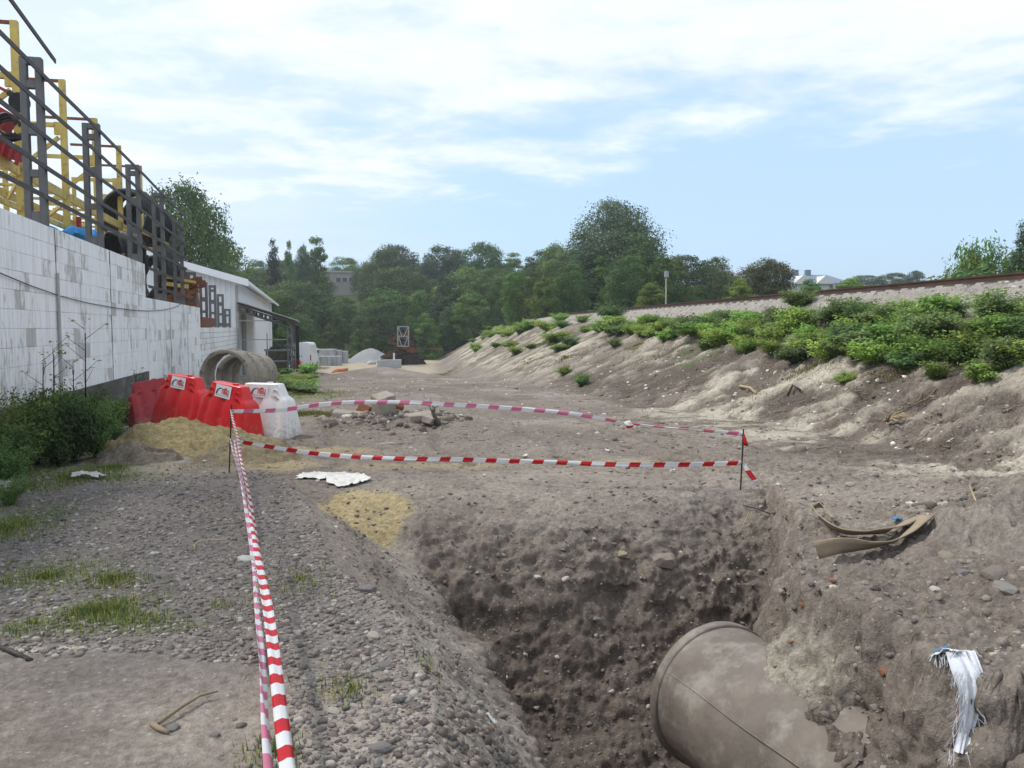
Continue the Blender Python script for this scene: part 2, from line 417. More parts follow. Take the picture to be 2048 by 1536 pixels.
# caves torn in the pit wall
for (u, v, q_, r_, a_) in ((1445, 1065, 8.05, .22, -.22), (1240, 1190, 7.35, .16, -.18), (1330, 1070, 7.9, .13, -.1), (1015, 1190, 7.35, .08, -.12), (930, 1245, 6.7, .12, -.12), (1500, 1130, 7.6, .2, -.1), (1320, 1110, 7.75, .17, .10), (1100, 1240, 7.2, .3, .08), (1560, 1215, 5.5, .12, -.12), (1180, 1290, 7.0, .25, .07)):
    c = at(u, v, q_)
    d2 = ((Xg-c.x)**2+(Yg-c.y)**2+(Z-c.z)**2)/r_**2
    disp += a_*np.exp(-d2)
ballast = sst(3.0, 2.4, Nn)*sst(-2.9, -2.4, Nn)*sst(112, 100, Q)
disp = disp*(1-ballast)*mid + ballast*.05*n_f
disp -= .035*sst(.35, .0, np.abs(np.sin((Pg*.98+Q*.22+.35*n_l)*2.1)))*sst(8.8, 10, Q)*sst(40, 25, Q)*(Nn > 7.0)*(1-bank)
V = V+nrm*disp[..., None]
# sand mound beside the barriers
V[..., 2] += .0
Z2 = V[..., 2]
# ground colours, with some shade of the pit and clod gaps put in
def C(*c): return np.array(c, dtype=np.float64)
SOIL = C(.224, .190, .160); SOIL_D = C(.120, .095, .078); CLAY = C(.200, .165, .136); CHALK = C(.44, .395, .32)
GRAV = C(.165, .150, .140); SAND = C(.42, .33, .17); PALE = C(.33, .285, .24); YARD = C(.40, .335, .25); GREEN = C(.045, .07, .02); BALL = C(.30, .27, .24)
def mixc(c, k, m): return c*(1-m[..., None])+k*m[..., None]
col = np.ones(Q.shape+(3,))*SOIL
col = mixc(col, PALE, .75*sst(-.1, .45, fbm(Xg, Yg, Z, .5, 4, .6, 101)))
col = mixc(col, CLAY, .6*sst(0, .5, fbm(Xg, Yg, Z, 1.4, 4, .6, 105)))
mott = fbm(Xg, Yg, Z, .75, 5, .65, 141)
col = mixc(col, SOIL_D*1.15, .60*sst(.0, .45, .6*n_m+.7*mott))
col = mixc(col, SOIL*.62, .6*sst(15, 22, Q)*sst(50, 40, Q)*sst(-.35, .3, mott))
rut = np.abs(np.sin((Pg*.98+Q*.22+.35*n_l)*2.1)); col = mixc(col, SOIL_D*1.3, .45*sst(.30, .05, rut)*sst(8.8, 10, Q)*sst(40, 25, Q))
col = mixc(col, GRAV, .85*gravel*sst(-.7, .1, n_m+.5*n_l+.3))
col = mixc(col, CLAY*.92, pitw*(1-leftbank)*.75)
col = mixc(col, SOIL_D*.95, pitw*(1-leftbank)*sst(.35, 1.2, Dp)*.72)  # dark pit soil, plus the shade lower down put into the colour
slab = leftbank*sst(.25, .6, DL)*sst(-.15, .15, fbm(Xg, Yg, Z, 1.3, 2, .5, 77)); col = mixc(col, PALE*1.02, leftbank*.35*sst(-.1, .3, n_l)); col = mixc(col, C(.34, .30, .25), slab*.75)
ch = sst(.20, .62, gull+.5*n_m+.3*n_l+.08)*sst(-.40, .35, fbm(Xg, Yg, Z, .4, 4, .6, 301)+.05)
bcol = mixc(np.ones(Q.shape+(3,))*CLAY*.95, CHALK, ch*.95)
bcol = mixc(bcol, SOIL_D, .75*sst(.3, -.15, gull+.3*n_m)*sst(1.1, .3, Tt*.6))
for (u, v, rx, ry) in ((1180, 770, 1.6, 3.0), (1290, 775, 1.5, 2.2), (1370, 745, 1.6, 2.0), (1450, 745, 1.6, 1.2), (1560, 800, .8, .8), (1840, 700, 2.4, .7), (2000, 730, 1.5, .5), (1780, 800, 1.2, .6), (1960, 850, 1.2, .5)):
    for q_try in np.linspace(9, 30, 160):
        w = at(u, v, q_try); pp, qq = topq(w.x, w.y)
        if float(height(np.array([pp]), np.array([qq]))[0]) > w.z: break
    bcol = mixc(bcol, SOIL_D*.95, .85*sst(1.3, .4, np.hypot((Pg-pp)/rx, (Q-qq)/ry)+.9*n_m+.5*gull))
bcol = mixc(bcol, GREEN*1.8, .5*sst(.25, .45, fbm(Xg, Yg, Z, 1.1, 4, .6, 205))*sst(10, 22, Q))
bw = np.clip(sst(0, .12, Tt)*sst(1.25, .95, (Nn-3.3)/4.2)*(Nn > 3.0)*sst(115, 100, Q), 0, 1)
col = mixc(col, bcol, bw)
col = mixc(col, CHALK*.92, .75*rightside*sst(.15, .5, fbm(Xg, Yg, Z, .8, 5, .65, 111)))
col = mixc(col, SAND, .8*sst(.35, .1, np.hypot((Pg+1.45)/.55, (Q-7.95)/.5)+.25*n_m-.62)*(Q < 9))
# on and by the pipe: crushed chalk
c = onz(1560, 1340, -.45); col = mixc(col, CHALK, .8*sst(1.1, .5, np.hypot(Xg-c.x, Yg-c.y)/.45+.4*n_m)*pitw)
for (u, v, rx, ry, z0, kk) in ((640, 900, .8, .35, 0, .55), (560, 930, .5, .5, 0, .6), (860, 930, 1.2, .3, 0, .4), (1240, 925, 1.2, .3, 0, .3), (80, 1310, .35, .12, 0, .0)):
    c = onz(u, v, z0); pp, qq = topq(c.x, c.y)
    col = mixc(col, SAND, kk*sst(1.2, .4, np.hypot((Pg-pp)/rx, (Q-qq)/ry)+.5*n_m))
for (u, v, rx, ry) in ((160, 1295, .25, .07), (60, 1300, .25, .06)):
    c = onz(u, v, 0); pp, qq = topq(c.x, c.y); col = mixc(col, CHALK*1.1, .8*sst(1.2, .3, np.hypot((Pg-pp)/rx, (Q-qq)/ry)+.7*n_m))
grassy = np.zeros_like(Q)
for (u, v, rx, ry, k) in ((120, 950, 1.3, .8, .9), (230, 930, .9, .5, .8), (0, 1050, .5, .9, .8), (180, 1230, .45, .35, .8), (90, 1150, .6, .4, .6), (300, 1250, .3, .2, .6), (560, 1510, .1, .12, .5), (20, 960, .9, .9, .9), (610, 825, .8, 1.0, .7), (610, 775, 1.2, 3.0, .8), (260, 800, 1.0, 1.3, .7)):
    c = onz(u, v, 0); pp, qq = topq(c.x, c.y)
    grassy = np.maximum(grassy, k*sst(1.25, .35, np.hypot((Pg-pp)/rx, (Q-qq)/ry)+.6*n_m+.3*n_l))
grassy = np.maximum(grassy, .8*sst(-3.0, -3.6, Xg)*0)
col = mixc(col, GREEN*2.0+C(.03,.02,.0), grassy*.7)
col = mixc(col, YARD, sst(46, 56, Q+2*n_l)*sst(3.2, 5, Nn-6)*.85*sst(108, 100, Q))
col = mixc(col, BALL, ballast)
col = mixc(col, GREEN, np.clip(sst(103, 112, Q)+sst(-2.9, -4, Nn)*(Q < 113), 0, 1))
col = mixc(col, SOIL_D, .5*np.clip(-wc*1.6, 0, 1)*(camp > .05))  # shade in the gaps between clods, put into the colour
col *= (1+.25*n_m+.16*n_f+.10*n_g)[..., None]
col = np.clip(col, .01, .9)
rows, cls = Q.shape
idx = np.arange(rows*cls).reshape(rows, cls)
F = np.stack([idx[:-1, :-1], idx[:-1, 1:], idx[1:, 1:], idx[1:, :-1]], -1).reshape(-1, 4)
gm, gt, gb = link_nodes('earth'); l = gt.links.new
at_ = gt.nodes.new('ShaderNodeAttribute'); at_.attribute_name = 'tint'
gtc = gt.nodes.new('ShaderNodeTexCoord')
def gn(scale, detail, rough=.6):
    n = gt.nodes.new('ShaderNodeTexNoise'); n.inputs['Scale'].default_value = scale; n.inputs['Detail'].default_value = detail
    n.inputs['Roughness'].default_value = rough; l(gtc.outputs['Object'], n.inputs['Vector']); return n.outputs['Fac']
g1 = gn(22, 6, .7); g2 = gn(7, 5)
r1 = gt.nodes.new('ShaderNodeMapRange'); l(g1, r1.inputs[0]); r1.inputs[1].default_value = .3; r1.inputs[2].default_value = .7; r1.inputs[3].default_value = .62; r1.inputs[4].default_value = 1.38
vm = gt.nodes.new('ShaderNodeVectorMath'); vm.operation = 'SCALE'; l(at_.outputs['Color'], vm.inputs[0]); l(r1.outputs[0], vm.inputs['Scale'])
# pale grit and small stones set in the earth
vo = gt.nodes.new('ShaderNodeTexVoronoi'); vo.inputs['Scale'].default_value = 38; l(gtc.outputs['Object'], vo.inputs['Vector'])
sc_ = gt.nodes.new('ShaderNodeSeparateColor'); l(vo.outputs['Color'], sc_.inputs[0])
peb = wmath('MULTIPLY', wmath('LESS_THAN', vo.outputs['Distance'], .34, tree=gt), wmath('GREATER_THAN', sc_.outputs[0], .80, tree=gt), tree=gt)
pm = gt.nodes.new('ShaderNodeMix'); pm.data_type = 'RGBA'; l(wmath('MULTIPLY', peb, .55, tree=gt), pm.inputs[0]); l(vm.outputs[0], pm.inputs[6])
pv = gt.nodes.new('ShaderNodeMix'); pv.data_type = 'RGBA'; l(sc_.outputs[1], pv.inputs[0]); pv.inputs[6].default_value = (.20, .18, .16, 1); pv.inputs[7].default_value = (.50, .46, .40, 1)
l(pv.outputs[2], pm.inputs[7]); l(pm.outputs[2], gb.inputs['Base Color'])
gb.inputs['Roughness'].default_value = 1.0; gb.inputs['Specular IOR Level'].default_value = .12
hsum = wmath('ADD', wmath('MULTIPLY', g1, .6, tree=gt), wmath('ADD', wmath('MULTIPLY', gn(75, 4), .25, tree=gt), wmath('MULTIPLY', peb, .12, tree=gt), tree=gt), tree=gt)
gbp = gt.nodes.new('ShaderNodeBump'); gbp.inputs['Strength'].default_value = 1.0; gbp.inputs['Distance'].default_value = .045
l(hsum, gbp.inputs['Height']); l(gbp.outputs[0], gb.inputs['Normal'])
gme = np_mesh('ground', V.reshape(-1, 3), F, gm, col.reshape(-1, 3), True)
ground = mobj('ground', gme); tag(ground, kind='structure')
# quick height lookup on the finished surface
def surf(X, Y):
    """height of the displaced ground, numpy arrays of world X, Y"""
    X = np.atleast_1d(np.asarray(X, float)); Y = np.atleast_1d(np.asarray(Y, float))
    p = X*cP-Y*sP; q = np.clip(X*sP+Y*cP, qs[0], qs[-2]); a = np.clip(p/q, as_[0], as_[-1]-1e-6)
    i = np.clip(np.searchsorted(qs, q)-1, 0, rows-2); j = np.clip(np.searchsorted(as_, a)-1, 0, cls-2)
    fi = (q-qs[i])/(qs[i+1]-qs[i]); fj = (a-as_[j])/(as_[j+1]-as_[j])
    z = Z2[i, j]*(1-fi)*(1-fj)+Z2[i+1, j]*fi*(1-fj)+Z2[i, j+1]*(1-fi)*fj+Z2[i+1, j+1]*fi*fj
    return z
def sz(X, Y): return float(surf(X, Y)[0])
def hit(u, v, q0=2.0, q1=300):
    """where the sight line of a pixel meets the ground"""
    a, s = ray(u, v); q = np.geomspace(q0, q1, 4000)
    X = a*q*cP+q*sP; Y = -a*q*sP+q*cP; d = EYE+s*q-surf(X, Y)
    k = np.argmax(d < 0)
    if d[k] >= 0: k = len(q)-1
    return Vector((X[k], Y[k], float(surf(X[k], Y[k])[0])))

# ------------------------------------------------------------------ the long white block wall
def paint_mat(name, white, grey, amt):
    m, t, b = link_nodes(name); l = t.links.new
    g = t.nodes.new('ShaderNodeNewGeometry'); oi = t.nodes.new('ShaderNodeObjectInfo')
    mp1 = t.nodes.new('ShaderNodeMapping'); mp1.inputs['Scale'].default_value = (1, 2.6, .9); l(g.outputs['Position'], mp1.inputs[0])
    n1 = t.nodes.new('ShaderNodeTexNoise'); n1.inputs['Scale'].default_value = 2.6; n1.inputs['Detail'].default_value = 9; n1.inputs['Roughness'].default_value = .68; l(mp1.outputs[0], n1.inputs['Vector'])
    n0 = t.nodes.new('ShaderNodeTexNoise'); n0.inputs['Scale'].default_value = .55; n0.inputs['Detail'].default_value = 3; l(g.outputs['Position'], n0.inputs['Vector'])
    # whole blocks where the paint has gone: decided block by block, denser in places
    hi = wmath('SUBTRACT', oi.outputs['Random'], .80, tree=t)
    hv = wmath('MULTIPLY', wmath('MAXIMUM', hi, 0, tree=t), 1.05, tree=t)
    s = wmath('ADD', wmath('ADD', n1.outputs['Fac'], hv, tree=t), wmath('MULTIPLY', wmath('SUBTRACT', n0.outputs['Fac'], .5, tree=t), .8, tree=t), tree=t)
    r = t.nodes.new('ShaderNodeMapRange'); r.interpolation_type = 'SMOOTHSTEP'; l(s, r.inputs[0]); r.inputs[1].default_value = .58-.1*amt; r.inputs[2].default_value = .70-.1*amt
    # vertical streaks
    mp2 = t.nodes.new('ShaderNodeMapping'); mp2.inputs['Scale'].default_value = (1, 9, .7); l(g.outputs['Position'], mp2.inputs[0])
    n2 = t.nodes.new('ShaderNodeTexNoise'); n2.inputs['Scale'].default_value = 2.0; n2.inputs['Detail'].default_value = 6; l(mp2.outputs[0], n2.inputs['Vector'])
    r2 = t.nodes.new('ShaderNodeMapRange'); l(n2.outputs['Fac'], r2.inputs[0]); r2.inputs[1].default_value = .35; r2.inputs[2].default_value = .75; r2.inputs[3].default_value = 1.05; r2.inputs[4].default_value = .80
    mx_ = t.nodes.new('ShaderNodeMix'); mx_.data_type = 'RGBA'; l(wmath('MULTIPLY', r.outputs[0], .8, tree=t), mx_.inputs[0]); mx_.inputs[6].default_value = (*white, 1); mx_.inputs[7].default_value = (*grey, 1)
    v = t.nodes.new('ShaderNodeVectorMath'); v.operation = 'SCALE'; l(mx_.outputs[2], v.inputs[0]); l(r2.outputs[0], v.inputs['Scale'])
    l(v.outputs[0], b.inputs['Base Color']); b.inputs['Roughness'].default_value = .85; b.inputs['Specular IOR Level'].default_value = .2
    n3 = t.nodes.new('ShaderNodeTexNoise'); n3.inputs['Scale'].default_value = 45; l(g.outputs['Position'], n3.inputs['Vector'])
    bp = t.nodes.new('ShaderNodeBump'); bp.inputs['Strength'].default_value = .35; bp.inputs['Distance'].default_value = .01
    l(wmath('SUBTRACT', n3.outputs['Fac'], r.outputs[0], tree=t), bp.inputs['Height']); l(bp.outputs[0], b.inputs['Normal'])
    return m
M_WALL = paint_mat('lime_white_paint', (.82, .83, .84), (.42, .41, .38), .35)
M_WALL2 = paint_mat('lime_white_brick_paint', (.80, .81, .82), (.50, .49, .46), .1)
M_PLINTH = mat('damp_dark_plinth', (.085, .08, .075), .9, var=.35, scale=1.6, bump=.3, dirt=(.20, .19, .17), dirt_amt=.35)
M_CONC = mat('weathered_concrete', (.135, .133, .132), .9, var=.22, scale=2.5, bump=.3, dirt=(.13, .12, .11), dirt_amt=.3)
M_CONCL = mat('pale_concrete', (.38, .37, .35), .9, var=.15, scale=2, bump=.25)
M_STEELD = mat('dark_rusty_steel', (.045, .04, .04), .6, .3, var=.3, scale=6, bump=.15, dirt=(.13, .09, .06), dirt_amt=.3)
M_GREY = mat('grey_galvanised_steel', (.32, .33, .34), .5, .4, var=.15, scale=5, bump=.05)
M_YEL = mat('yellow_paint_worn', (.50, .38, .10), .55, var=.18, scale=3, bump=.1, dirt=(.22, .10, .04), dirt_amt=.35)
M_RUST = mat('rust_brown', (.20, .075, .035), .85, var=.4, scale=5, bump=.3, dirt=(.09, .045, .03), dirt_amt=.5)
M_REDP = mat('faded_red_paint', (.30, .02, .025), .5, var=.2, scale=4, bump=.1, dirt=(.10, .03, .02), dirt_amt=.3)
M_BLACK = mat('black_rubber', (.016, .016, .017), .55, var=.3, scale=5, bump=.1, spec=.4, dirt=(.06, .055, .05), dirt_amt=.25)
M_WHITEM = mat('white_sheet_metal', (.74, .76, .78), .45, var=.05, scale=1.5, bump=0, dirt=(.55, .55, .54), dirt_amt=.15)
XW = -3.63
_bm = {}
def block_mesh(ln, h, mt, dep=.20):
    k = (round(ln, 2), round(h, 3), mt.name, dep)
    if k not in _bm:
        mb = MB(); c = .003; x1 = 0; x0 = -dep; y = k[0]/2-.0012; z = k[1]/2-.0018
        vs = [(x0,-y,-z),(x0,y,-z),(x0,y,z),(x0,-y,z),(x1-c,-y,-z),(x1-c,y,-z),(x1-c,y,z),(x1-c,-y,z),(x1,-y+c,-z+c),(x1,y-c,-z+c),(x1,y-c,z-c),(x1,-y+c,z-c)]
        mb.add(vs, [(0,3,2,1),(0,1,5,4),(1,2,6,5),(2,3,7,6),(3,0,4,7),(4,5,9,8),(5,6,10,9),(6,7,11,10),(7,4,8,11),(8,9,10,11)])
        _bm[k] = mb.mesh('block', mt)
    return _bm[k]
def block_wall(root, joints, z0, z1, nrow, mt, bl=.40, name='block'):
    h = (z1-z0)/nrow
    for ji in range(len(joints)-1):
        a, b_ = joints[ji]+.015, joints[ji+1]-.015
        for r_ in range(nrow):
            y = a; first = bl if r_ % 2 else bl*.5
            ln = first
            while y < b_-.02:
                e = min(y+ln, b_)
                if b_-e < .1: e = b_
                o = mobj(name, block_mesh(e-y, h, mt), root)
                o.location = (XW+random.uniform(-.0015, .0045), (y+e)/2, z0+(r_+.5)*h)
                y = e; ln = bl
J1 = [10.1, 13.55, 17.0, 20.45]
w1 = empty('block_wall', (0, 0, 0), label='tall white painted block wall on a dark plinth under the metal fence', cat='wall')
block_wall(w1, J1, .62, 3.07, 10, M_WALL)
mb = MB(); mb.box((XW-.115, (5+20.43)/2, (.62+3.06)/2), (.21, 15.43, 2.43)); mb.build('wall_core', M_WALL, w1)
mb = MB(); mb.box((XW-.10, (5+20.43)/2, .12), (.26, 15.43, .994)); mb.build('plinth', M_PLINTH, w1)
mb = MB()
for r_ in range(10):
    y = 5.0
    while y < 10.08:
        e = min(y+.4, 10.08); mb.box((XW-.02, (y+e)/2, .62+(r_+.5)*.245), (.045, e-y-.008, .239)); y = e
tag(mb.build('blockwork', M_WALL, w1), kind='stuff')
for y in J1[1:-1]:
    mb = MB(); mb.box((XW-.004, y, 1.84), (.02, .02, 2.44)); mb.build('joint_filler', M_PLINTH, w1)
mb = MB(); mb.tube([(XW+.035, 13.5, z) for z in (-.1, .8, 1.7, 2.42)], .022, 8); tag(mb.build('drain_pipe', M_CONCL, w1))
w2 = empty('block_wall', (0, 0, 0), label='lower white painted block wall behind the red barriers, below the black coils', cat='wall')
J2 = [20.47, 23.8, 27.0, 30.1]
block_wall(w2, J2, -.19, 2.31, 10, M_WALL)
mb = MB(); mb.box((XW-.115, 25.3, .9), (.21, 9.6, 2.79)); mb.build('wall_core', M_WALL, w2)
for y in J2[1:-1]:
    mb = MB(); mb.box((XW-.004, y, 1.05), (.02, .02, 2.5)); mb.build('joint_filler', M_PLINTH, w2)
w3 = empty('brick_wall', (0, 0, 0), label='white brick wall under the row of free standing lattice posts', cat='wall')
mb = MB(); mb.box((XW-.13, 37.6, .2), (.2, 14.9, 2.88)); mb.build('wall_core', M_PLINTH, w3)
mb = MB(); hh = .198
for r_ in range(14):
    y = 30.15+(.2 if r_ % 2 else 0)
    while y < 45.0:
        e = min(y+.395, 45.02); mb.box((XW-.03+random.uniform(-.004, .004), (y+e)/2, 1.64-(r_+.5)*hh), (.05, e-y-.014, hh-.014)); y = e
tag(mb.build('brickwork', M_WALL2, w3), kind='stuff')

# ------------------------------------------------------------------ fence of lattice posts and steel rails on the wall
_lp = {}
def ladder_post(parent, loc, z0, z1, step=.62, w=.29, leg=.092):
    """two legs as the part, every cross block a sub-part"""
    mb = MB(); h = z1-z0
    mb.box((-(w-leg)/2, 0, h/2), (leg, .12, h)); mb.box(((w-leg)/2, 0, h/2), (leg, .12, h)); mb.box((0, 0, h-.05), (w-2*leg+.01, .122, .1))
    po = mobj('post', mb.mesh('post', M_CONC), parent, .008); po.location = loc
    if 'a' not in _lp:
        for key, hh_ in (('a', .16), ('b', .10)):
            m2 = MB(); m2.box((0, 0, 0), (w-2*leg-.001, .114, hh_)); _lp[key] = m2.mesh('web_block', M_CONC)
    z = .06; k = 0
    while z < h-.25:
        o = mobj('web_block', _lp['a' if k % 2 == 0 else 'b'], po); o.location = (0, 0, z+.06); z += step; k += 1
    return po
fence = empty('metal_fence', (0, 0, 0), label='tall fence of concrete lattice posts and dark steel rails along the wall top', cat='fence')
for Y_, zb, zt in ((9.9, 3.07, 5.5), (13.25, 3.07, 5.43), (16.55, 3.07, 5.29), (20.15, 3.07, 5.24), (23.25, 2.31, 5.1), (26.5, 2.31, 4.78)):
    ladder_post(fence, (XW-.14, Y_, zb), zb, zt)
def rail(y0, z0, y1, z1):
    mb = MB(); x = XW+.045
    n = max(2, int((y1-y0)/1.5)); pts = [(x, lerp(y0, y1, i/n), lerp(z0, z1, i/n)+random.uniform(-.012, .012)) for i in range(n+1)]
    for a_, b_ in zip(pts[:-1], pts[1:]):
        mb.bar(a_, b_, .018, .065); mb.bar((a_[0]-.025, a_[1], a_[2]+.03), (b_[0]-.025, b_[1], b_[2]+.03), .05, .012)
    mb.build('rail', M_STEELD, fence)
rail(6.5, 6.30, 13.75, 5.53)
for z0_, z1_ in ((3.60, 3.37), (3.16, 2.96), (2.74, 2.55), (2.30, 2.13), (1.87, 1.80)):
    rail(6.5, 1.6+z0_+(z0_-z1_)/15.7*4.6, 26.9, 1.6+z1_)
rail(20.6, 2.99, 26.9, 2.97); rail(20.6, 2.58, 26.9, 2.56)
mb = MB(); pts = [onX(u, v, XW+.03) for u, v in ((-60, 520), (0, 546), (60, 571), (120, 592), (175, 606), (226, 615), (262, 620), (293, 622), (320, 621), (342, 617), (356, 612), (367, 604))]
mb.tube(pts, .008, 5); tag(mb.build('cable', M_STEELD), 'thin dark cable sagging across the face of the white block wall', 'cable')
for k, (Y_, dz) in enumerate(((29.3, 1.87), (32.4, 1.70), (35.3, 1.74), (38.3, 1.50), (41.4, .93))):
    zb = 2.31 if k == 0 else 1.65
    t_ = empty('lattice_post', (XW-.14, Y_, zb), label=('free standing grey lattice post nearest the metal fence', 'free standing lattice post second from the metal fence, on the brick wall', 'middle one of the five free standing lattice posts', 'free standing lattice post fourth from the metal fence', 'shortest free standing lattice post, nearest the canopy')[k], cat='post', group='free standing lattice posts on the wall')
    ladder_post(t_, (0, 0, 0), zb, 1.6+dz, .45)
mb = MB(); mb.box((XW-.16, 32.6, 1.83), (.3, 4.2, .36), jit=.02); tag(mb.build('timber_baulk', M_RUST), 'rust brown baulk lying on the brick wall between the lattice posts', 'beam')

# ------------------------------------------------------------------ yellow rack behind the wall and what is stored on it
rack = empty('yellow_rack', (0, 0, 0), label='yellow steel storage rack standing behind the long metal fence', cat='rack')
def part_bar(name, a_, b_, w, h, m, par):
    mb = MB(); mb.bar(a_, b_, w, h); return mb.build(name, m, par)
RY = [13.9, 16.7, 19.6, 22.3, 24.9, 27.8]; RT = [7.1, 7.04, 6.85, 6.7, 6.6, 6.6]
for y, zt in zip(RY, RT):
    part_bar('upright', (-5.0, y, 0), (-5.0, y, zt), .12, .11, M_YEL, rack)
    part_bar('upright', (-6.15, y, 0), (-6.15, y, zt-1.0), .09, .08, M_YEL, rack)
    part_bar('top_arm', (-5.0, y, zt-.03), (-6.2, y, zt-.03), .05, .06, M_RUST, rack)
    part_bar('arm', (-5.07, y, zt-.95), (-6.2, y, zt-.95), .07, .09, M_YEL, rack)
    mb = MB(); mb.box((-5.12, y, zt-1.02), (.12, .08, .26)); mb.build('gusset', M_YEL, rack)
    part_bar('brace', (-5.1, y+.01, zt-1.2), (-6.12, y+.01, zt-2.1), .06, .08, M_YEL, rack)
for i in range(5):
    y0, y1 = RY[i], RY[i+1]
    for x, z, h in ((-5.0, 4.42, .22), (-6.15, 4.42, .2), (-5.0, 3.75, .12), (-6.15, 3.75, .10)):
        part_bar('beam', (x, y0+.07, z), (x, y1-.07, z), .06, h*.8, M_YEL, rack)
    part_bar('brace', (-5.03, y0+.06, 4.3), (-6.1, y1-.06, 4.3), .05, .08, M_YEL, rack)
    part_bar('brace', (-5.02, y0+.08, 3.0), (-5.02, lerp(y0, y1, .55), 3.7), .06, .06, M_YEL, rack)
    for k in range(3):
        yy = lerp(y0, y1, (k+.5)/3); part_bar('deck_bar', (-5.06, yy, 4.54), (-6.1, yy, 4.54), .08, .05, M_YEL, rack)
# loose yellow frames stacked behind the second half
fr = empty('steel_frame_stack', (0, 0, 0), label='low stack of yellow steel frames leaning behind the fence beside the coils', cat='frames')
for k in range(9):
    c = at(random.uniform(228, 320), random.uniform(455, 500), 23+k*.4)
    d = Vector((random.uniform(-.4, .4), random.uniform(.8, 1.6), random.uniform(-.25, .35)))
    part_bar('frame_bar', c-d, c+d, .07, .07, M_YEL, fr)
def coil(c, R_, r_, turns, wid, axis, label):
    pts = []; n = int(turns*22); ax = Vector(axis).normalized(); sx = ax.cross(Vector((0,0,1))).normalized(); uy = sx.cross(ax)
    for i in range(n+1):
        a_ = 2*math.pi*i/22; R2 = R_+random.uniform(-.03, .03)
        pts.append(Vector(c)+ax*(wid*((i/n)-.5))+(sx*math.cos(a_)+uy*math.sin(a_))*R2)
    mb = MB(); mb.tube(pts, r_, 7); o = mb.build('hose_coil', M_BLACK, None, True)
    return tag(o, label, 'hose coil', 'coils of black hose behind the fence')
c = at(262, 432, 23.0); coil(c, .66, .055, 9, .75, (.35, .94, 0), 'big upright coil of black hose on the yellow frames')
c = at(292, 448, 24.6); coil(c, .60, .05, 8, .8, (.5, .86, 0), 'black hose coil behind the big upright one')
c = at(292, 540, 27.0); coil(c, .95, .06, 10, .9, (.55, .83, 0), 'large black hose coil just behind the step in the wall')
c = at(322, 562, 29.0); coil(c, .80, .055, 9, .8, (.35, .94, 0), 'black hose coil beside the rusty stack')
c = at(245, 510, 19.6); coil(c, .5, .045, 8, .6, (.7, .7, 0), 'grey-black coil of hose low behind the tall wall')
# red machine at the left edge
rm = empty('red_machine', (0, 0, 0), label='red machine with a black round disc and hoses on the yellow rack', cat='machine')
qr = 14.2
mb = MB(); mb.bar(at(-60, 145, qr), at(22, 187, qr), .07, .05); mb.build('boom', M_REDP, rm)
mb = MB(); mb.tube([at(18, 185, qr), at(30, 195, qr)], .055, 8); mb.build('sleeve', M_BLACK, rm)
c = at(39, 205, qr); mb = MB(); dv_ = (c-Vector((0, 0, EYE))).normalized()*.03; mb.tube([c-dv_, c+dv_], .165, 24); mb.build('disc', M_BLACK, rm)
mb = MB(); c = at(-20, 290, qr); mb.box(c, (.95, .5, .22), Euler((0, R(16), 0)).to_matrix()); mb.build('housing', M_REDP, rm)
for k in range(4):
    mb = MB(); c = at(-6+14*k, 288+9*k, qr-.3); mb.box(c, (.035, .1, .26), Euler((0, R(16), 0)).to_matrix()); mb.build('slat', M_REDP, rm)
mb = MB(); mb.box(at(-8, 232, qr), (.5, .4, .32), Euler((0, R(30), 0)).to_matrix()); mb.build('motor', M_REDP, rm)
for k in range(3):
    c = at(12+k*4, 248+k*3, qr-.35); mb = MB()
    mb.tube([c+Vector((math.cos(a_)*(.14+.03*k), .03*k, math.sin(a_)*(.17-.02*k))) for a_ in np.linspace(0, 5.4, 18)], .026, 6); mb.build('hose', M_BLACK, rm, True)
mb = MB(); mb.tube([at(2, 272, qr), at(22, 279, qr), at(40, 275, qr), at(48, 264, qr)], [.03, .05, .05, .02], 6); mb.build('hook', M_BLACK, rm, True)
# blue tarpaulin, red box, rusty stack
def crumple(name, c, sx, sy, amp, m, label, cat, rz=0, n=22, seed=0, sag=0.0, follow=False, thick=0):
    r_ = np.random.default_rng(seed); gx, gy = np.meshgrid(np.linspace(-1, 1, n), np.linspace(-1, 1, n))
    z = fbm(gx, gy, gx*0+seed, 2.2, 4, .6, seed, True)*amp
    edge_ = 1+.22*fbm(gx, gy, gx*0, 1.7, 3, .6, seed+5)
    X_ = gx*sx*edge_*(1-.10*np.abs(gy)); Y_ = gy*sy*edge_*(1-.12*np.abs(gx))
    ca_, sa_ = math.cos(rz), math.sin(rz); wx_, wy_ = c.x+X_*ca_-Y_*sa_, c.y+X_*sa_+Y_*ca_
    if follow: zz_ = surf(wx_.ravel(), wy_.ravel()).reshape(n, n)+np.abs(z)+.012+sag
    else: zz_ = c.z+z-sag*(gx**2+gy**2)
    Vv = np.stack([wx_, wy_, zz_], -1).reshape(-1, 3); ii = np.arange(n*n).reshape(n, n)
    F_ = np.stack([ii[:-1, :-1], ii[:-1, 1:], ii[1:, 1:], ii[1:, :-1]], -1).reshape(-1, 4)
    o = mobj(name, np_mesh(name, Vv, F_, m, None, True)); so = o.modifiers.new('thickness', 'SOLIDIFY'); so.thickness = thick or .004
    return tag(o, label, cat)
M_BLUE = mat('blue_tarpaulin', (.03, .22, .50), .5, var=.15, bump=.1)
M_PLAST = mat('dirty_white_plastic', (.60, .58, .54), .55, var=.12, scale=5, bump=.15, dirt=(.42, .37, .30), dirt_amt=.3)
crumple('tarpaulin', at(128, 472, 17.5), .75, .5, .28, M_BLUE, 'bright blue tarpaulin bunched behind the top of the tall wall', 'tarpaulin', seed=3, sag=.1)
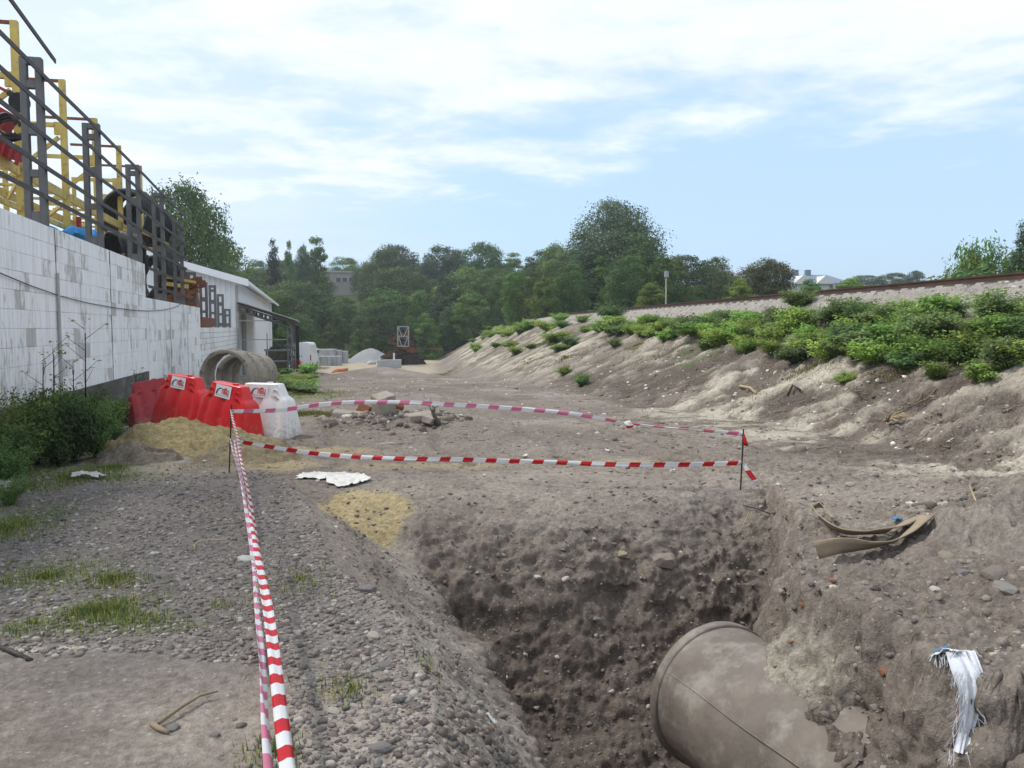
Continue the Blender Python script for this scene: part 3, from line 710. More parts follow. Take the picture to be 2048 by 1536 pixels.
rb = empty('red_crate', (0, 0, 0), label='dark red upright and box standing behind the wall beside the tarpaulin', cat='crate')
part_bar('upright', at(160, 480, 18.2), at(157, 434, 18.2), .09, .07, M_REDP, rb)
mb = MB(); mb.box(at(171, 482, 18.6), (.32, .3, .34)); mb.build('box', M_REDP, rb, bevel=.02)
rs = empty('scrap_stack', (0, 0, 0), label='rust red stack of steel formwork behind the lower end of the fence', cat='scrap')
for k in range(26):
    c = at(random.uniform(345, 388), random.uniform(556, 606), 26.5+random.uniform(-.4, 1.6)); d = Vector((random.uniform(.15, .5), random.uniform(-.2, .2), random.uniform(-.16, .16)))
    part_bar('beam', c-d, c+d, random.uniform(.06, .14), random.uniform(.05, .16), M_YEL if k % 9 == 0 else M_RUST, rs)
mb = MB(); mb.box(at(366, 590, 28.3), (.9, .8, .95), jit=.08); mb.build('box', M_RUST, rs)

# ------------------------------------------------------------------ the metal hall
hall = empty('metal_hall', (0, 0, 0), label='white corrugated metal hall with a low gable roof behind the brick wall', cat='building')
def ribbed(name, axis, a0, a1, off, zf0, zf1, m, par, pitch=.25, d=.03, thick=.08):
    mb = MB(); n = int(abs(a1-a0)/pitch)
    for i in range(n):
        s0 = a0+(a1-a0)*i/n; s1 = a0+(a1-a0)*(i+1)/n
        for (f0, f1, o0, o1) in ((0, .55, 0, 0), (.55, .65, 0, d), (.65, .9, d, d), (.9, 1, d, 0)):
            e0, e1 = lerp(s0, s1, f0), lerp(s0, s1, f1); vs = []
            for e, o_ in ((e0, o0), (e1, o1)):
                for fz in (zf0, zf1):
                    vs.append((e, off-o_, fz(e)) if axis == 'x' else (off+o_, e, fz(e)))
            mb.add(vs, [(0, 2, 3, 1)])
    return mb.build(name, m, par)
roofz = lambda x: 4.0+(-3.1-x)*.284 if x > -9.6 else 4.0+(6.5)*.284-(-9.6-x)*.284
ribbed('gable_wall', 'x', -16.1, -3.65, 45.1, lambda x: -1.0, lambda x: roofz(x)-.12, M_WHITEM, hall)
ribbed('side_wall', 'y', 45.1, 86, -3.65, lambda y: -2.4, lambda y: 4.02, M_WHITEM, hall, .3)
mb = MB(); mb.box((-3.62, 45.08, 1.2), (.14, .14, 5.2)); mb.build('corner_trim', M_CONCL, hall)
mb = MB()
for x0, x1 in ((-3.05, -9.6), (-9.6, -16.7)):
    z0_, z1_ = roofz(x0), roofz(x1)
    mb.add([(x0, 44.55, z0_), (x1, 44.55, z1_), (x1, 86.5, z1_), (x0, 86.5, z0_), (x0, 44.55, z0_+.1), (x1, 44.55, z1_+.1), (x1, 86.5, z1_+.1), (x0, 86.5, z0_+.1)], [(0,1,2,3), (7,6,5,4), (0,4,5,1), (3,2,6,7), (0,3,7,4), (1,5,6,2)])
mb.build('roof', M_WHITEM, hall)
mb = MB()
for x0, x1 in ((-3.0, -9.6), (-9.6, -16.7)):
    z0_, z1_ = roofz(x0)-.22, roofz(x1)-.22
    mb.add([(x0, 44.5, z0_), (x1, 44.5, z1_), (x1, 44.5, z1_+.36), (x0, 44.5, z0_+.36), (x0, 44.54, z0_), (x1, 44.54, z1_), (x1, 44.54, z1_+.36), (x0, 44.54, z0_+.36)], [(0,1,2,3), (7,6,5,4), (0,4,5,1), (3,2,6,7), (0,3,7,4)])
mb.build('fascia', mat('white_fascia', (.82, .84, .86), .4, bump=0, var=.03), hall)
mb = MB(); mb.box((-2.98, 65.5, roofz(-3)-.06), (.12, 41.9, .16)); mb.build('gutter', M_WHITEM, hall)
mb = MB(); mb.box((-3.57, 80.0, 1.0), (.14, .5, 6.0)); mb.build('downpipe', M_WHITEM, hall)
mb = MB(); mb.box((-3.60, 49.0, .2), (.10, 2.6, 4.4)); mb.build('door', mat('grey_door', (.30, .31, .32), .6), hall, bevel=.02)
cano = empty('canopy', (0, 0, 0), label='lean-to canopy with a lattice beam and post beside the metal hall', cat='canopy')
mb = MB(); vs = []
for x, z in ((-3.55, 2.98), (-.62, 2.02)):
    for y in (44.3, 58): vs += [(x, y, z), (x, y, z+.03)]
mb.add(vs, [(0, 4, 6, 2), (1, 3, 7, 5), (0, 1, 5, 4), (4, 5, 7, 6), (2, 6, 7, 3)]); mb.build('roof_sheet', mat('grey_roof_sheet', (.50, .50, .50), .5, var=.2), cano)
mb = MB(); mb.bar((-3.55, 44.45, 2.89), (-.7, 44.45, 1.95), .10, .12); mb.build('eave_board', mat('dark_timber', (.06, .045, .04), .9), cano)
for yb in (44.9, 50.5, 56.5):
    bm_ = MB(); a_, b_ = Vector((-3.5, yb, 2.75)), Vector((-.95, yb, 1.91)); up_ = Vector((0, 0, 1))
    bm_.bar(a_, b_, .12, .07); bm_.bar(a_-up_*.26, b_-up_*.26, .12, .07)
    for k in range(6):
        c = lerp(a_, b_, k/5.0)-up_*.13; bm_.box(c, (.13, .118, .19))
    bm_.build('lattice_beam', M_CONC, cano)
    zb = sz(-1.0, yb)
    mb = MB()
    for sx in (-1, 1): mb.box((-1.0+sx*.11, yb, (zb+1.68)/2), (.08, .12, 1.68-zb))
    k = zb+.2
    while k < 1.6: mb.box((-1.0, yb, k), (.139, .118, .12)); k += .5
    mb.build('post', M_CONC, cano)
for z in (2.0, 1.02, -.1, -1.0):
    mb = MB(); mb.bar((-3.5, 44.95, z), (-1.12, 44.95, z), .04, .045); mb.build('cross_bar', M_GREY, cano)
mb = MB(); mb.bar((-2.15, 44.88, -1.05), (-2.15, 44.88, 1.35), .06, .06); mb.build('thin_post', M_GREY, cano)
M_TANK = mat('mossy_tank', (.13, .12, .08), .95, var=.3, scale=2.5, bump=.3, dirt=(.05, .07, .03), dirt_amt=.5)
tk = empty('water_tank', (0, 0, 0), label='mossy brown tank heaped with rubble under the canopy', cat='tank')
mb = MB(); mb.box((-1.75, 47.2, -.55), (1.15, 1.2, 1.9)); mb.build('body', M_TANK, tk, bevel=.03)
mb = MB(); mb.box((-1.75, 47.2, .42), (1.3, 1.3, .1)); mb.build('lid', M_CONCL, tk)
for k in range(6):
    mb = MB(); mb.box((-1.95+.13*k, 47.0, .53+.05*(k % 3)), (.35, .3, .08), Euler((random.uniform(-.3,.3), random.uniform(-.4,.4), k)).to_matrix()); mb.build('slab', M_CONC, tk)
mb = MB(); mb.box((-.62, 46.0, .1), (.12, .9, 3.4), jit=.05); tag(mb.build('black_sheet', mat('black_plastic_sheet', (.02,.02,.022), .5)), 'narrow black sheet hung on the outer side of the canopy', 'sheet')

# ------------------------------------------------------------------ concrete rings
M_RING = mat('old_concrete_ring', (.30, .26, .21), .95, var=.3, scale=2.2, bump=.5, bscale=18, dirt=(.10, .085, .065), dirt_amt=.4)
def cring(u, v, q_, ro, ln, yaw, tilt, label):
    c = at(u, v, q_); ax = Vector((math.sin(yaw), math.cos(yaw), tilt)); mb = MB(); ax.normalize()
    mb.ring(c, ax, ro, ro-.115, ln, 44, .012)
    mb.ring(c+ax*(ln*.25), ax, ro+.015, ro-.05, ln*.16, 44, .012)
    o = mb.build('concrete_ring', M_RING, None, True, .015)
    for p_ in o.data.polygons: p_.use_smooth = True
    return tag(o, label, 'concrete ring', 'concrete well rings lying by the wall')
cring(461, 752, 22.0, .72, .62, R(22), .0, 'nearest and largest concrete ring lying on its side by the white wall')
cring(489, 752, 23.6, .66, .9, R(16), .0, 'middle concrete ring behind the nearest one')
cring(505, 750, 25.3, .66, .9, R(14), .0, 'farthest of the three concrete rings, at the right')

# ------------------------------------------------------------------ plastic water barriers
M_RED = mat('red_plastic', (.62, .012, .014), .38, var=.10, scale=2, bump=.05, spec=.45, dirt=(.40, .05, .04), dirt_amt=.25, mud=.55)
M_REDD = mat('dark_red_plastic', (.33, .012, .02), .45, var=.12, scale=2, bump=.05, spec=.4, dirt=(.25, .05, .04), dirt_amt=.2, mud=.6)
M_WPL = mat('white_plastic', (.72, .70, .68), .42, var=.05, scale=2, bump=.04, spec=.4, dirt=(.55, .46, .38), dirt_amt=.12, mud=.6)
def barrier(loc, rz, m, label, tilt=(0, 0), sign=True, L_=1.2, grp='plastic road barriers beside the sand heap'):
    t = empty('road_barrier', loc, rz, label, 'barrier', grp); t.rotation_euler = (tilt[0], tilt[1], rz)
    # front outline, stepped at the shoulders, with recessed ribs; (x, half depth) per level
    lv = [(0, .60, .26), (.08, .60, .255), (.42, .545, .185), (.56, .525, .155), (.60, .50, .14), (.64, .42, .13), (.74, .385, .105), (.83, .34, .095)]
    n = 25; mb = MB(); rings_ = []
    for z, hx, hd in lv:
        rg = []
        for side in (-1, 1):
            for i in range(n):
                s_ = -1+2*i/(n-1); x = s_*hx*side*-1
                k = abs(s_)
                rib = .035*max(0, math.cos((s_*3.2)*math.pi)) if (.05 < z < .62 and k < .93) else 0
                dd = hd*(1-.20*max(0, k-.78)/.22)-rib
                rg.append((x*(L_/1.2), side*dd, z))
        rings_.append(rg)
    m_ = len(rings_[0]); vs = [p_ for rg in rings_ for p_ in rg]
    fs = [(j*m_+i, j*m_+(i+1) % m_, (j+1)*m_+(i+1) % m_, (j+1)*m_+i) for j in range(len(lv)-1) for i in range(m_)]
    fs += [tuple(range(m_-1, -1, -1)), tuple((len(lv)-1)*m_+i for i in range(m_))]
    mb.add(vs, fs); b_ = mb.build('body', m, t, False, .012)
    for p_ in b_.data.polygons: p_.use_smooth = True
    try:
        with bpy.context.temp_override(object=b_, active_object=b_, selected_objects=[b_], selected_editable_objects=[b_]): bpy.ops.object.shade_smooth_by_angle(angle=R(32))
    except Exception: pass
    # lifting holes / filler cap near the top, connector lugs at the ends
    for sx in (-.30, .30):
        mb = MB(); mb.ring((sx, -.103, .70), (0, 1, .1), .05, .032, .03, 16); mb.build('lifting_eye', m, t)
        mb = MB(); mb.tube([(sx, -.098, .70), (sx, -.108, .701)], .031, 14); mb.build('eye_hole', M_BLACK, t)
    mb = MB(); mb.tube([(0.12, 0, .825), (.12, 0, .85)], .05, 14); mb.build('filler_cap', m, t)
    if sign:
        sg = MB(); sg.add([(-.175, 0, -.095), (.175, 0, -.095), (.175, 0, .095), (-.175, 0, .095), (-.175, .006, -.095), (.175, .006, -.095), (.175, .006, .095), (-.175, .006, .095)], [(0,1,2,3), (7,6,5,4), (0,4,5,1), (3,2,6,7), (0,3,7,4), (1,5,6,2)])
        s_ = sg.build('sign_plate', mat('sign_white', (.72, .72, .74), .4, bump=0, var=.02), t); s_.location = (-.02, -.125, .715); s_.rotation_euler = (R(-9), R(2), 0)
        mb = MB(); pts = []
        for i in range(13):   # the road, a dark arc that widens towards the viewer
            a_ = R(180-105*i/12); w_ = .034*(1-i/13.0)+.004
            r_ = .095; cx_, cz_ = -.045, -.052
            pts += [(cx_+(r_+w_*.5)*math.cos(a_), -.003, cz_+(r_+w_*.5)*math.sin(a_)), (cx_+(r_-w_*.5)*math.cos(a_), -.003, cz_+(r_-w_*.5)*math.sin(a_))]
        mb.add(pts, [(2*i, 2*i+1, 2*i+3, 2*i+2) for i in range(12)]); mb.build('road_mark', mat('sign_dark', (.05, .06, .10), .5, bump=0), s_)
        for txt, sz_, x_, z_, mm, ex in (('ПБЦ', .085, .055, -.035, mat('sign_red', (.55, .03, .03), .5, bump=0), .006), ):
            fc = bpy.data.curves.new('lettering', 'FONT'); fc.body = txt; fc.size = sz_; fc.extrude = .0008; fc.offset = .003; fc.align_x = 'CENTER'; fc.materials.append(mm)
            tmp = bpy.data.objects.new('lettering_curve', fc); COL.objects.link(tmp); bpy.context.view_layer.update()
            lm = bpy.data.meshes.new_from_object(tmp.evaluated_get(bpy.context.evaluated_depsgraph_get())); bpy.data.objects.remove(tmp)
            fo = bpy.data.objects.new('lettering', lm); COL.objects.link(fo); fo.parent = s_; fo.location = (x_, -.004, z_); fo.rotation_euler = (R(90), 0, 0); fo.scale = (.9, 1.15, 1)
        mb = MB(); mb.add([(.02, -.003, .038), (.09, -.003, .038), (.085, -.003, .058), (.03, -.003, .058)], [(0,1,2,3)]); mb.build('roof_mark', MATS['sign_red'], s_)
        mb = MB()
        for k in range(9): mb.add([(-.15+.032*k, -.003, -.068), (-.125+.032*k, -.003, -.068), (-.125+.032*k, -.003, -.059), (-.15+.032*k, -.003, -.059)], [(0,1,2,3)])
        mb.build('small_print', mat('sign_grey', (.25, .25, .28), .5, bump=0), s_)
    return t
def ground_at(u, v, q_):
    p_ = at(u, v, q_); return Vector((p_.x, p_.y, sz(p_.x, p_.y)))
c = ground_at(368, 830, 12.9); b1 = barrier((c.x, c.y, .08), R(-44), M_RED, 'red plastic barrier with a sign, left of the other signed red barrier', (0, R(4))); b1.scale = (.92, .92, .95)
c = ground_at(456, 850, 12.1); b1 = barrier((c.x, c.y, .0), R(-46), M_RED, 'red plastic barrier with a sign, next to the white barrier', (0, R(6))); b1.scale = (.94, .94, .96)
c = ground_at(531, 870, 12.3); b1 = barrier((c.x, c.y, -.02), R(-34), M_WPL, 'white plastic barrier with a sign at the right end of the row', (0, 0)); b1.scale = (.88, .9, .97)
c = ground_at(318, 830, 13.8); b1 = barrier((c.x, c.y, .0), R(30), M_REDD, 'dark red plastic barrier leaning over at the left end', (R(-12), R(-8)), False); b1.scale = (.72, .9, .9)

# ------------------------------------------------------------------ sewer pipe in the pit
M_PIPE = mat('clay_stained_pipe', (.175, .146, .12), .7, var=.35, scale=1.6, bump=.4, bscale=14, dirt=(.27, .24, .205), dirt_amt=.5)
e1 = np.array([.933, .359]); s_ax, z_ax, RP = 3.38, EYE-2.58, .5
def pipe_pt(lam, s=s_ax, z=z_ax):
    p_, q_ = s*e1[0]-lam*.359, s*e1[1]+lam*.933; X, Y = pq(p_, q_); return Vector((X, Y, z))
LAM = 4.78
pa, pb = pipe_pt(LAM), pipe_pt(-3.0); pax = (pb-pa).normalized()
pipe = empty('sewer_pipe', pa, 0, 'wide brown clay stained pipe lying in the pit', 'pipe'); sx_ = Vector((pax.y, -pax.x, 0)).normalized(); up_ = Vector((0, 0, 1))
mb = MB(); n = 72; Lp = (pb-pa).length; st = 60; vs = []
for i in range(st+1):
    for k in range(n):
        a_ = 2*math.pi*k/n; r_ = RP+.004*math.sin(3*a_+i*.3)
        vs.append(pax*(Lp*i/st)+(sx_*math.cos(a_)+up_*math.sin(a_))*r_)
mb.add(vs, [(i*n+k, i*n+(k+1)%n, (i+1)*n+(k+1)%n, (i+1)*n+k) for i in range(st) for k in range(n)])
mb.build('barrel', M_PIPE, pipe, True)
mb = MB(); mb.ring(pax*.01, pax, RP+.016, RP-.06, .085, 72, .002); mb.build('collar', M_PIPE, pipe, True, .01)
# seam: on the flank that faces the photographer
def seam_pt(d, a_deg, r_): a_ = R(a_deg); return pax*d+(sx_*math.cos(a_)+up_*math.sin(a_))*r_
side_ang = None
for a_deg in range(0, 360, 3):   # find which side faces the eye along the seen seam
    w = pa+seam_pt(.35, a_deg, RP)
    X_, Y_ = topq(w.x, w.y); 
SE = 0
best = 1e9
for a_deg in range(0, 360, 2):
    w = pa+seam_pt(.12, a_deg, RP); p_, q_ = topq(w.x, w.y)
    a0 = p_/q_; b0 = (w.z-EYE)/q_
    bb = (b0*math.cos(PITCH)+math.sin(PITCH))/(math.cos(PITCH)-b0*math.sin(PITCH)); F0 = math.cos(PITCH)+math.sin(PITCH)*bb
    u_, v_ = 1024+a0*F0*FPX, 768-bb*FPX
    vis = (Vector((0, 0, EYE))-w).dot(w-(pa+pax*.12)) > 0
    d_ = math.hypot(u_-1335, v_-1345)
    if vis and d_ < best: best = d_; SE = a_deg
mb = MB(); pts_ = [seam_pt(.08+i*.12, SE+.5*math.sin(i*.7), RP+.002) for i in range(60)]
mb.tube(pts_, .006, 6); mb.build('seam', M_PIPE, pipe, True)


# ------------------------------------------------------------------ railway track on the embankment
M_RAIL = mat('rusty_rail', (.085, .05, .035), .7, .4, var=.25, scale=3, bump=.1)
M_SLP = mat('concrete_sleeper', (.26, .245, .22), .95, var=.2)
track = empty('railway_track', (0, 0, 0), label='single railway track on pale ballast along the top of the embankment', cat='railway')
RAILZ = 2.70
def track_xy(q_, off):
    q_ = np.asarray(q_, float); p_ = trackp(q_); return pq(p_-off, q_)
for off in (.76, -.76):
    mb = MB(); qq = np.concatenate([np.arange(6, 60, 2.0), np.arange(60, 118, 6.0)]); X_, Y_ = track_xy(qq, off)
    prof = [(-.07, -.17), (.07, -.17), (.07, -.155), (.012, -.13), (.012, -.045), (.036, -.035), (.036, 0), (-.036, 0), (-.036, -.035), (-.012, -.045), (-.012, -.13), (-.07, -.155)]
    vs = []
    for x, y in zip(X_, Y_):
        for dx, dz in prof: vs.append((x+dx, y, RAILZ+dz))
    n = len(prof); mb.add(vs, [(i*n+k, (i+1)*n+k, (i+1)*n+(k+1)%n, i*n+(k+1)%n) for i in range(len(qq)-1) for k in range(n)])
    mb.build('rail', M_RAIL, track)
mb = MB(); mb.box((0, 0, 0), (2.6, .26, .18), taper=.9); slm = mb.mesh('sleeper', M_SLP)
for i in range(105):
    q_ = 7+i*.62; X_, Y_ = track_xy(q_, 0); o = mobj('sleeper', slm, track); o.location = (float(X_), float(Y_), RAILZ-.265); o.rotation_euler = (0, 0, R(8)-PSI)

# ------------------------------------------------------------------ foliage
def leaf_mat(name, col, tr=.25, var=.35):
    m, t, b = link_nodes(name); l = t.links.new
    a_ = t.nodes.new('ShaderNodeAttribute'); a_.attribute_name = 'tint'
    oi = t.nodes.new('ShaderNodeObjectInfo')
    r = t.nodes.new('ShaderNodeMapRange'); l(oi.outputs['Random'], r.inputs[0]); r.inputs[3].default_value = .72; r.inputs[4].default_value = 1.3
    v = t.nodes.new('ShaderNodeVectorMath'); v.operation = 'MULTIPLY'; l(a_.outputs['Color'], v.inputs[0]); v.inputs[1].default_value = col
    v2 = t.nodes.new('ShaderNodeVectorMath'); v2.operation = 'SCALE'; l(v.outputs[0], v2.inputs[0]); l(r.outputs[0], v2.inputs['Scale'])
    hs = t.nodes.new('ShaderNodeHueSaturation'); l(v2.outputs[0], hs.inputs['Color'])
    mm = wmath('MULTIPLY', wmath('FRACT', wmath('MULTIPLY', oi.outputs['Random'], 7.31, tree=t), tree=t), .05, tree=t)
    l(wmath('ADD', mm, .475, tree=t), hs.inputs['Hue'])
    l(hs.outputs[0], b.inputs['Base Color']); b.inputs['Roughness'].default_value = .6; b.inputs['Specular IOR Level'].default_value = .2
    tl = t.nodes.new('ShaderNodeBsdfTranslucent'); l(hs.outputs[0], tl.inputs[0])
    ms = t.nodes.new('ShaderNodeMixShader'); ms.inputs[0].default_value = tr; l(b.outputs[0], ms.inputs[1]); l(tl.outputs[0], ms.inputs[2])
    l(ms.outputs[0], t.nodes['Material Output'].inputs[0]); return m
L_DARK = leaf_mat('dark_leaves', (.076, .120, .036)); L_MID = leaf_mat('mid_green_leaves', (.115, .185, .046)); L_BLUE = leaf_mat('bluish_leaves', (.070, .108, .054))
L_LIGHT = leaf_mat('light_green_leaves', (.150, .225, .050), .35); L_FIR = leaf_mat('fir_needles', (.026, .042, .024), .05); L_RED = leaf_mat('bronze_leaves', (.085, .095, .036))
L_BUSH = leaf_mat('fresh_bush_leaves', (.21, .32, .07), .4); L_BUSH2 = leaf_mat('bluish_bush_leaves', (.12, .19, .065), .35); L_WEED = leaf_mat('weed_leaves', (.085, .14, .036), .3)
M_BARK = mat('bark', (.10, .085, .07), .95, var=.3, bump=.3)
def leaves(centres, outward, size, r_, flat=.45, asp=.55, tint=None, droop=0.0):
    """one quad per leaf, folded around its own facing direction"""
    n = len(centres); d = outward+r_.normal(0, flat, (n, 3)); d[:, 2] += .15; d /= np.linalg.norm(d, axis=1, keepdims=True)
    t_ = r_.normal(0, 1, (n, 3)); t_[:, 2] -= droop; t_ -= d*(t_*d).sum(1, keepdims=True); t_ /= np.linalg.norm(t_, axis=1, keepdims=True)
    b_ = np.cross(d, t_); s_ = size*1.25*r_.uniform(.6, 1.35, (n, 1))
    c0 = centres-t_*s_*.5; c2 = centres+t_*s_*.5; c1 = centres+b_*s_*asp*.5; c3 = centres-b_*s_*asp*.5
    V_ = np.stack([c0, c1, c2, c3], 1).reshape(-1, 3); F_ = np.arange(n*4).reshape(n, 4)
    if tint is None: tint = np.ones(n)
    tn = tint*r_.uniform(.75, 1.25, n); col_ = np.stack([tn*r_.uniform(.85, 1.2, n), tn, tn*r_.uniform(.8, 1.1, n)], 1)
    return V_, F_, np.repeat(col_, 4, axis=0)
def crown_mesh(name, m, seed, w, h, z0, nb, nl, ls, shape='round', gap=.0):
    """crown made of boughs (leaf clumps); unit metres, base of the tree at 0"""
    r_ = np.random.default_rng(seed); cs = []; rs_ = []
    for i in range(nb):
        for _ in range(60):
            a_ = r_.uniform(0, 2*math.pi); t_ = r_.uniform(0, 1)**1.05
            if shape == 'round': rad = math.sqrt(max(0, 1-(2*t_-1)**2))**.8
            elif shape == 'cone': rad = (1-t_)**.8+.1
            elif shape == 'tall': rad = math.sin(math.pi*min(1, t_*.92+.06))**.6*.85
            else: rad = math.sqrt(max(0, 1-t_**2))
            k = r_.uniform(.12, 1)**.5*rad*.86*(1+.25*math.sin(3*a_+seed))
            c = np.array([math.cos(a_)*k*w*.5, math.sin(a_)*k*w*.5, z0+t_*(h-z0)])
            if all(np.linalg.norm(c-o) > .115*w for o in cs): break
        cs.append(c); rs_.append(w*r_.uniform(.13, .23)*(1.1-.35*t_))
    P_, O_, T_ = [], [], []
    per = nl//nb
    for c, rr in zip(cs, rs_):
        d = r_.normal(0, 1, (per, 3)); d[:, 2] = d[:, 2]*.8+.25; d /= np.linalg.norm(d, axis=1, keepdims=True)
        k = r_.uniform(.35, 1.0, (per, 1))**.7
        sub = 1+.35*np.sin(d[:, :1]*9+seed)*np.cos(d[:, 1:2]*8)*np.sin(d[:, 2:]*7+1)
        pp_ = c+d*k*rr*sub*np.array([1.15, 1.15, .85]); P_.append(pp_); O_.append(d); T_.append(np.full(per, r_.uniform(.8, 1.25)))
    V_, F_, C_ = leaves(np.concatenate(P_), np.concatenate(O_), ls, r_, tint=np.concatenate(T_))
    V_[:, 2] = np.maximum(V_[:, 2], .05)
    return np_mesh(name, V_, F_, m, C_), cs
def trunk_mesh(name, cs, h, z0, r0, seed):
    r_ = random.Random(seed); mb = MB(); pts = [(0, 0, -.3)]; x = y = 0
    for i in range(1, 6):
        x += r_.uniform(-.03, .03)*h; y += r_.uniform(-.03, .03)*h; pts.append((x, y, h*.80*i/5))
    mb.tube(pts, [r0*(1-.15*i) for i in range(6)], 7)
    for c in sorted(cs, key=lambda c: c[2])[::max(1, len(cs)//9)]:
        i = min(4, max(1, int(c[2]/h*5)-1)); s_ = Vector(pts[i]); e_ = Vector(c)
        mb.tube([s_, s_.lerp(e_, .5)+Vector((0, 0, .03*h)), e_], [r0*.45, r0*.3, r0*.1], 5)
    return mb.mesh(name, M_BARK)
TREES = {}
def tree_kind(key, m, seed, w, h, z0, nb, nl, ls, shape='round', name='broadleaf_tree', r0=.16):
    cm, cs = crown_mesh('crown', m, seed, w, h, z0, nb, nl, ls, shape); TREES[key] = (name, cm, trunk_mesh('trunk', cs, h, z0, r0, seed), h)
tree_kind('a', L_DARK, 1, 8.0, 10, .4, 60, 13000, .24)
tree_kind('b', L_MID, 2, 7.0, 10, .4, 55, 13000, .23)
tree_kind('c', L_DARK, 3, 9.0, 10, .6, 65, 14000, .25)
tree_kind('d', L_LIGHT, 4, 6.0, 10, .4, 50, 10000, .22, 'tall')
tree_kind('e', L_BLUE, 5, 7.5, 10, .4, 60, 13000, .22, 'tall')
tree_kind('p', L_MID, 6, 4.0, 10, .8, 34, 5200, .20, 'tall', 'poplar_tree')
tree_kind('f', L_FIR, 7, 4.4, 10, .8, 60, 6500, .20, 'cone', 'spruce_tree')
tree_kind('r', L_RED, 8, 9.5, 10, .3, 80, 20000, .26, 'round')
tree_kind('big', L_BLUE, 9, 9.0, 10, .3, 120, 36000, .17, 'tall')
tree_kind('left', leaf_mat('garden_leaves', (.068, .112, .034)), 12, 8.0, 10, .3, 110, 34000, .17, 'round')
tree_kind('s', L_MID, 13, 8.0, 10, .3, 40, 11000, .30, 'dome', 'leafy_shrub', .10)
tree_kind('sl', L_LIGHT, 14, 7.0, 10, .3, 40, 11000, .28, 'dome', 'leafy_shrub', .10)
def tree(key, X, Y, zb, h, wk=1.0, label=None, group=None, cat='tree'):
    nm, cm, tm, h0 = TREES[key]; s_ = h/h0
    t = empty(nm, (X, Y, zb), random.uniform(0, 6.28), label, cat, group); t.scale = (s_*wk, s_*wk, s_)
    mobj('crown', cm, t); mobj('trunk', tm, t); return t
def tree_px(key, u, vtop, q_, wpx, label, group=None, cat='tree', zb=None):
    c = at(u, vtop, q_); z = sz(c.x, c.y) if zb is None else zb; h = c.z-z
    w0 = {'a': 8, 'b': 7, 'c': 9, 'd': 6, 'e': 7.5, 'p': 4, 'f': 4.4, 'r': 9.5, 'big': 9.0, 'left': 8, 's': 8, 'sl': 7}[key]
    wk = (wpx*q_/FPX)/(w0*h/10.0); return tree(key, c.x, c.y, z, h, wk, label, group, cat)
# the ones that can be told apart
tree_px('left', 372, 378, 62, 190, 'tall leafy tree behind the metal hall, left of the skyline')
tree_px('left', 300, 440, 58, 160, 'leafy tree behind the lower end of the metal fence')
tree_px('b', 445, 482, 72, 100, 'bushy tree just above the hall roof')
tree_px('f', 546, 480, 118, 44, 'dark pointed spruce on the skyline above the hall')
tree_px('p', 578, 486, 122, 28, 'narrow dark tree on the skyline right of the spruce')
tree_px('p', 632, 478, 128, 60, 'loose airy tree with a feathery top on the skyline')
tree_px('e', 604, 500, 125, 60, 'thin crowned tree between the narrow dark tree and the airy tree')
tree_px('b', 690, 518, 185, 70, 'small round tree behind the building on the hill')
tree_px('c', 772, 500, 150, 96, 'broad tree at the left end of the skyline woods')
tree_px('a', 795, 494, 155, 100, 'rounded skyline tree second from the left of the woods')
tree_px('a', 880, 497, 150, 90, 'rounded dark skyline tree in the middle of the woods')
tree_px('c', 972, 491, 140, 105, 'darkest domed tree standing highest in the middle of the skyline')
tree_px('e', 918, 505, 150, 70, 'skyline tree just left of the darkest domed tree')
tree_px('p', 1026, 508, 150, 60, 'small airy tree right of the darkest domed tree')
tree_px('e', 1090, 520, 120, 100, 'tree between the airy tree and the tallest tree')
tree_px('big', 1232, 412, 84, 205, 'tallest tree on the skyline, bluish green, beyond the railway')
tree_px('e', 1180, 500, 80, 120, 'dark tree in front of the left side of the tallest tree')
tree_px('a', 1285, 475, 78, 110, 'tree leaning against the right side of the tallest tree')
tree_px('a', 1375, 514, 84, 110, 'low dark tree right of the tallest tree')
tree_px('a', 1430, 518, 90, 80, 'dark tree left of the bronze green round tree')
tree_px('r', 1538, 524, 62, 108, 'round bronze green tree beyond the railway')
tree_px('sl', 1480, 560, 56, 60, 'pale green bush left of the bronze green round tree')
tree_px('sl', 1302, 570, 60, 70, 'yellowish bush below the tallest tree beside the lamp post')
for u, v, q_, w_, k in ((1735, 552, 190, 80, 'a'), (1785, 548, 190, 70, 'b'), (1830, 544, 185, 60, 'e')):
    tree_px(k, u, v, q_, w_, ('distant tree right of the slate roofed house', 'middle of the three distant trees beyond the railway', 'rightmost of the three distant trees beyond the railway')[(1735, 1785, 1830).index(u)])
tree_px('sl', 1700, 560, 75, 110, 'light shrubs beyond the railway below the distant trees', cat='shrub')
tree_px('s', 1620, 562, 70, 60, 'grey green shrub in front of the slate roofed house', cat='shrub')
SAP = []
for i, (u, v, q_, w_, k, lb) in enumerate(((1935, 500, 24, 70, 'sl', 'sapling with feathery light leaves behind the rails, left of its group'), (1975, 480, 24.5, 48, 'd', 'tall thin sapling in the middle of the group behind the rails'), (2010, 492, 24, 56, 'sl', 'sapling with a rounded top behind the rails near the right edge'), (2060, 448, 23, 80, 'e', 'dark tree cut off by the right edge of the picture'), (1950, 528, 23, 130, 's', 'low shrub beneath the saplings behind the rails'))):
    if k == 'e': tree_px(k, u, v, q_, w_, lb); continue
    SAP.append((u, v, q_, w_, lb))
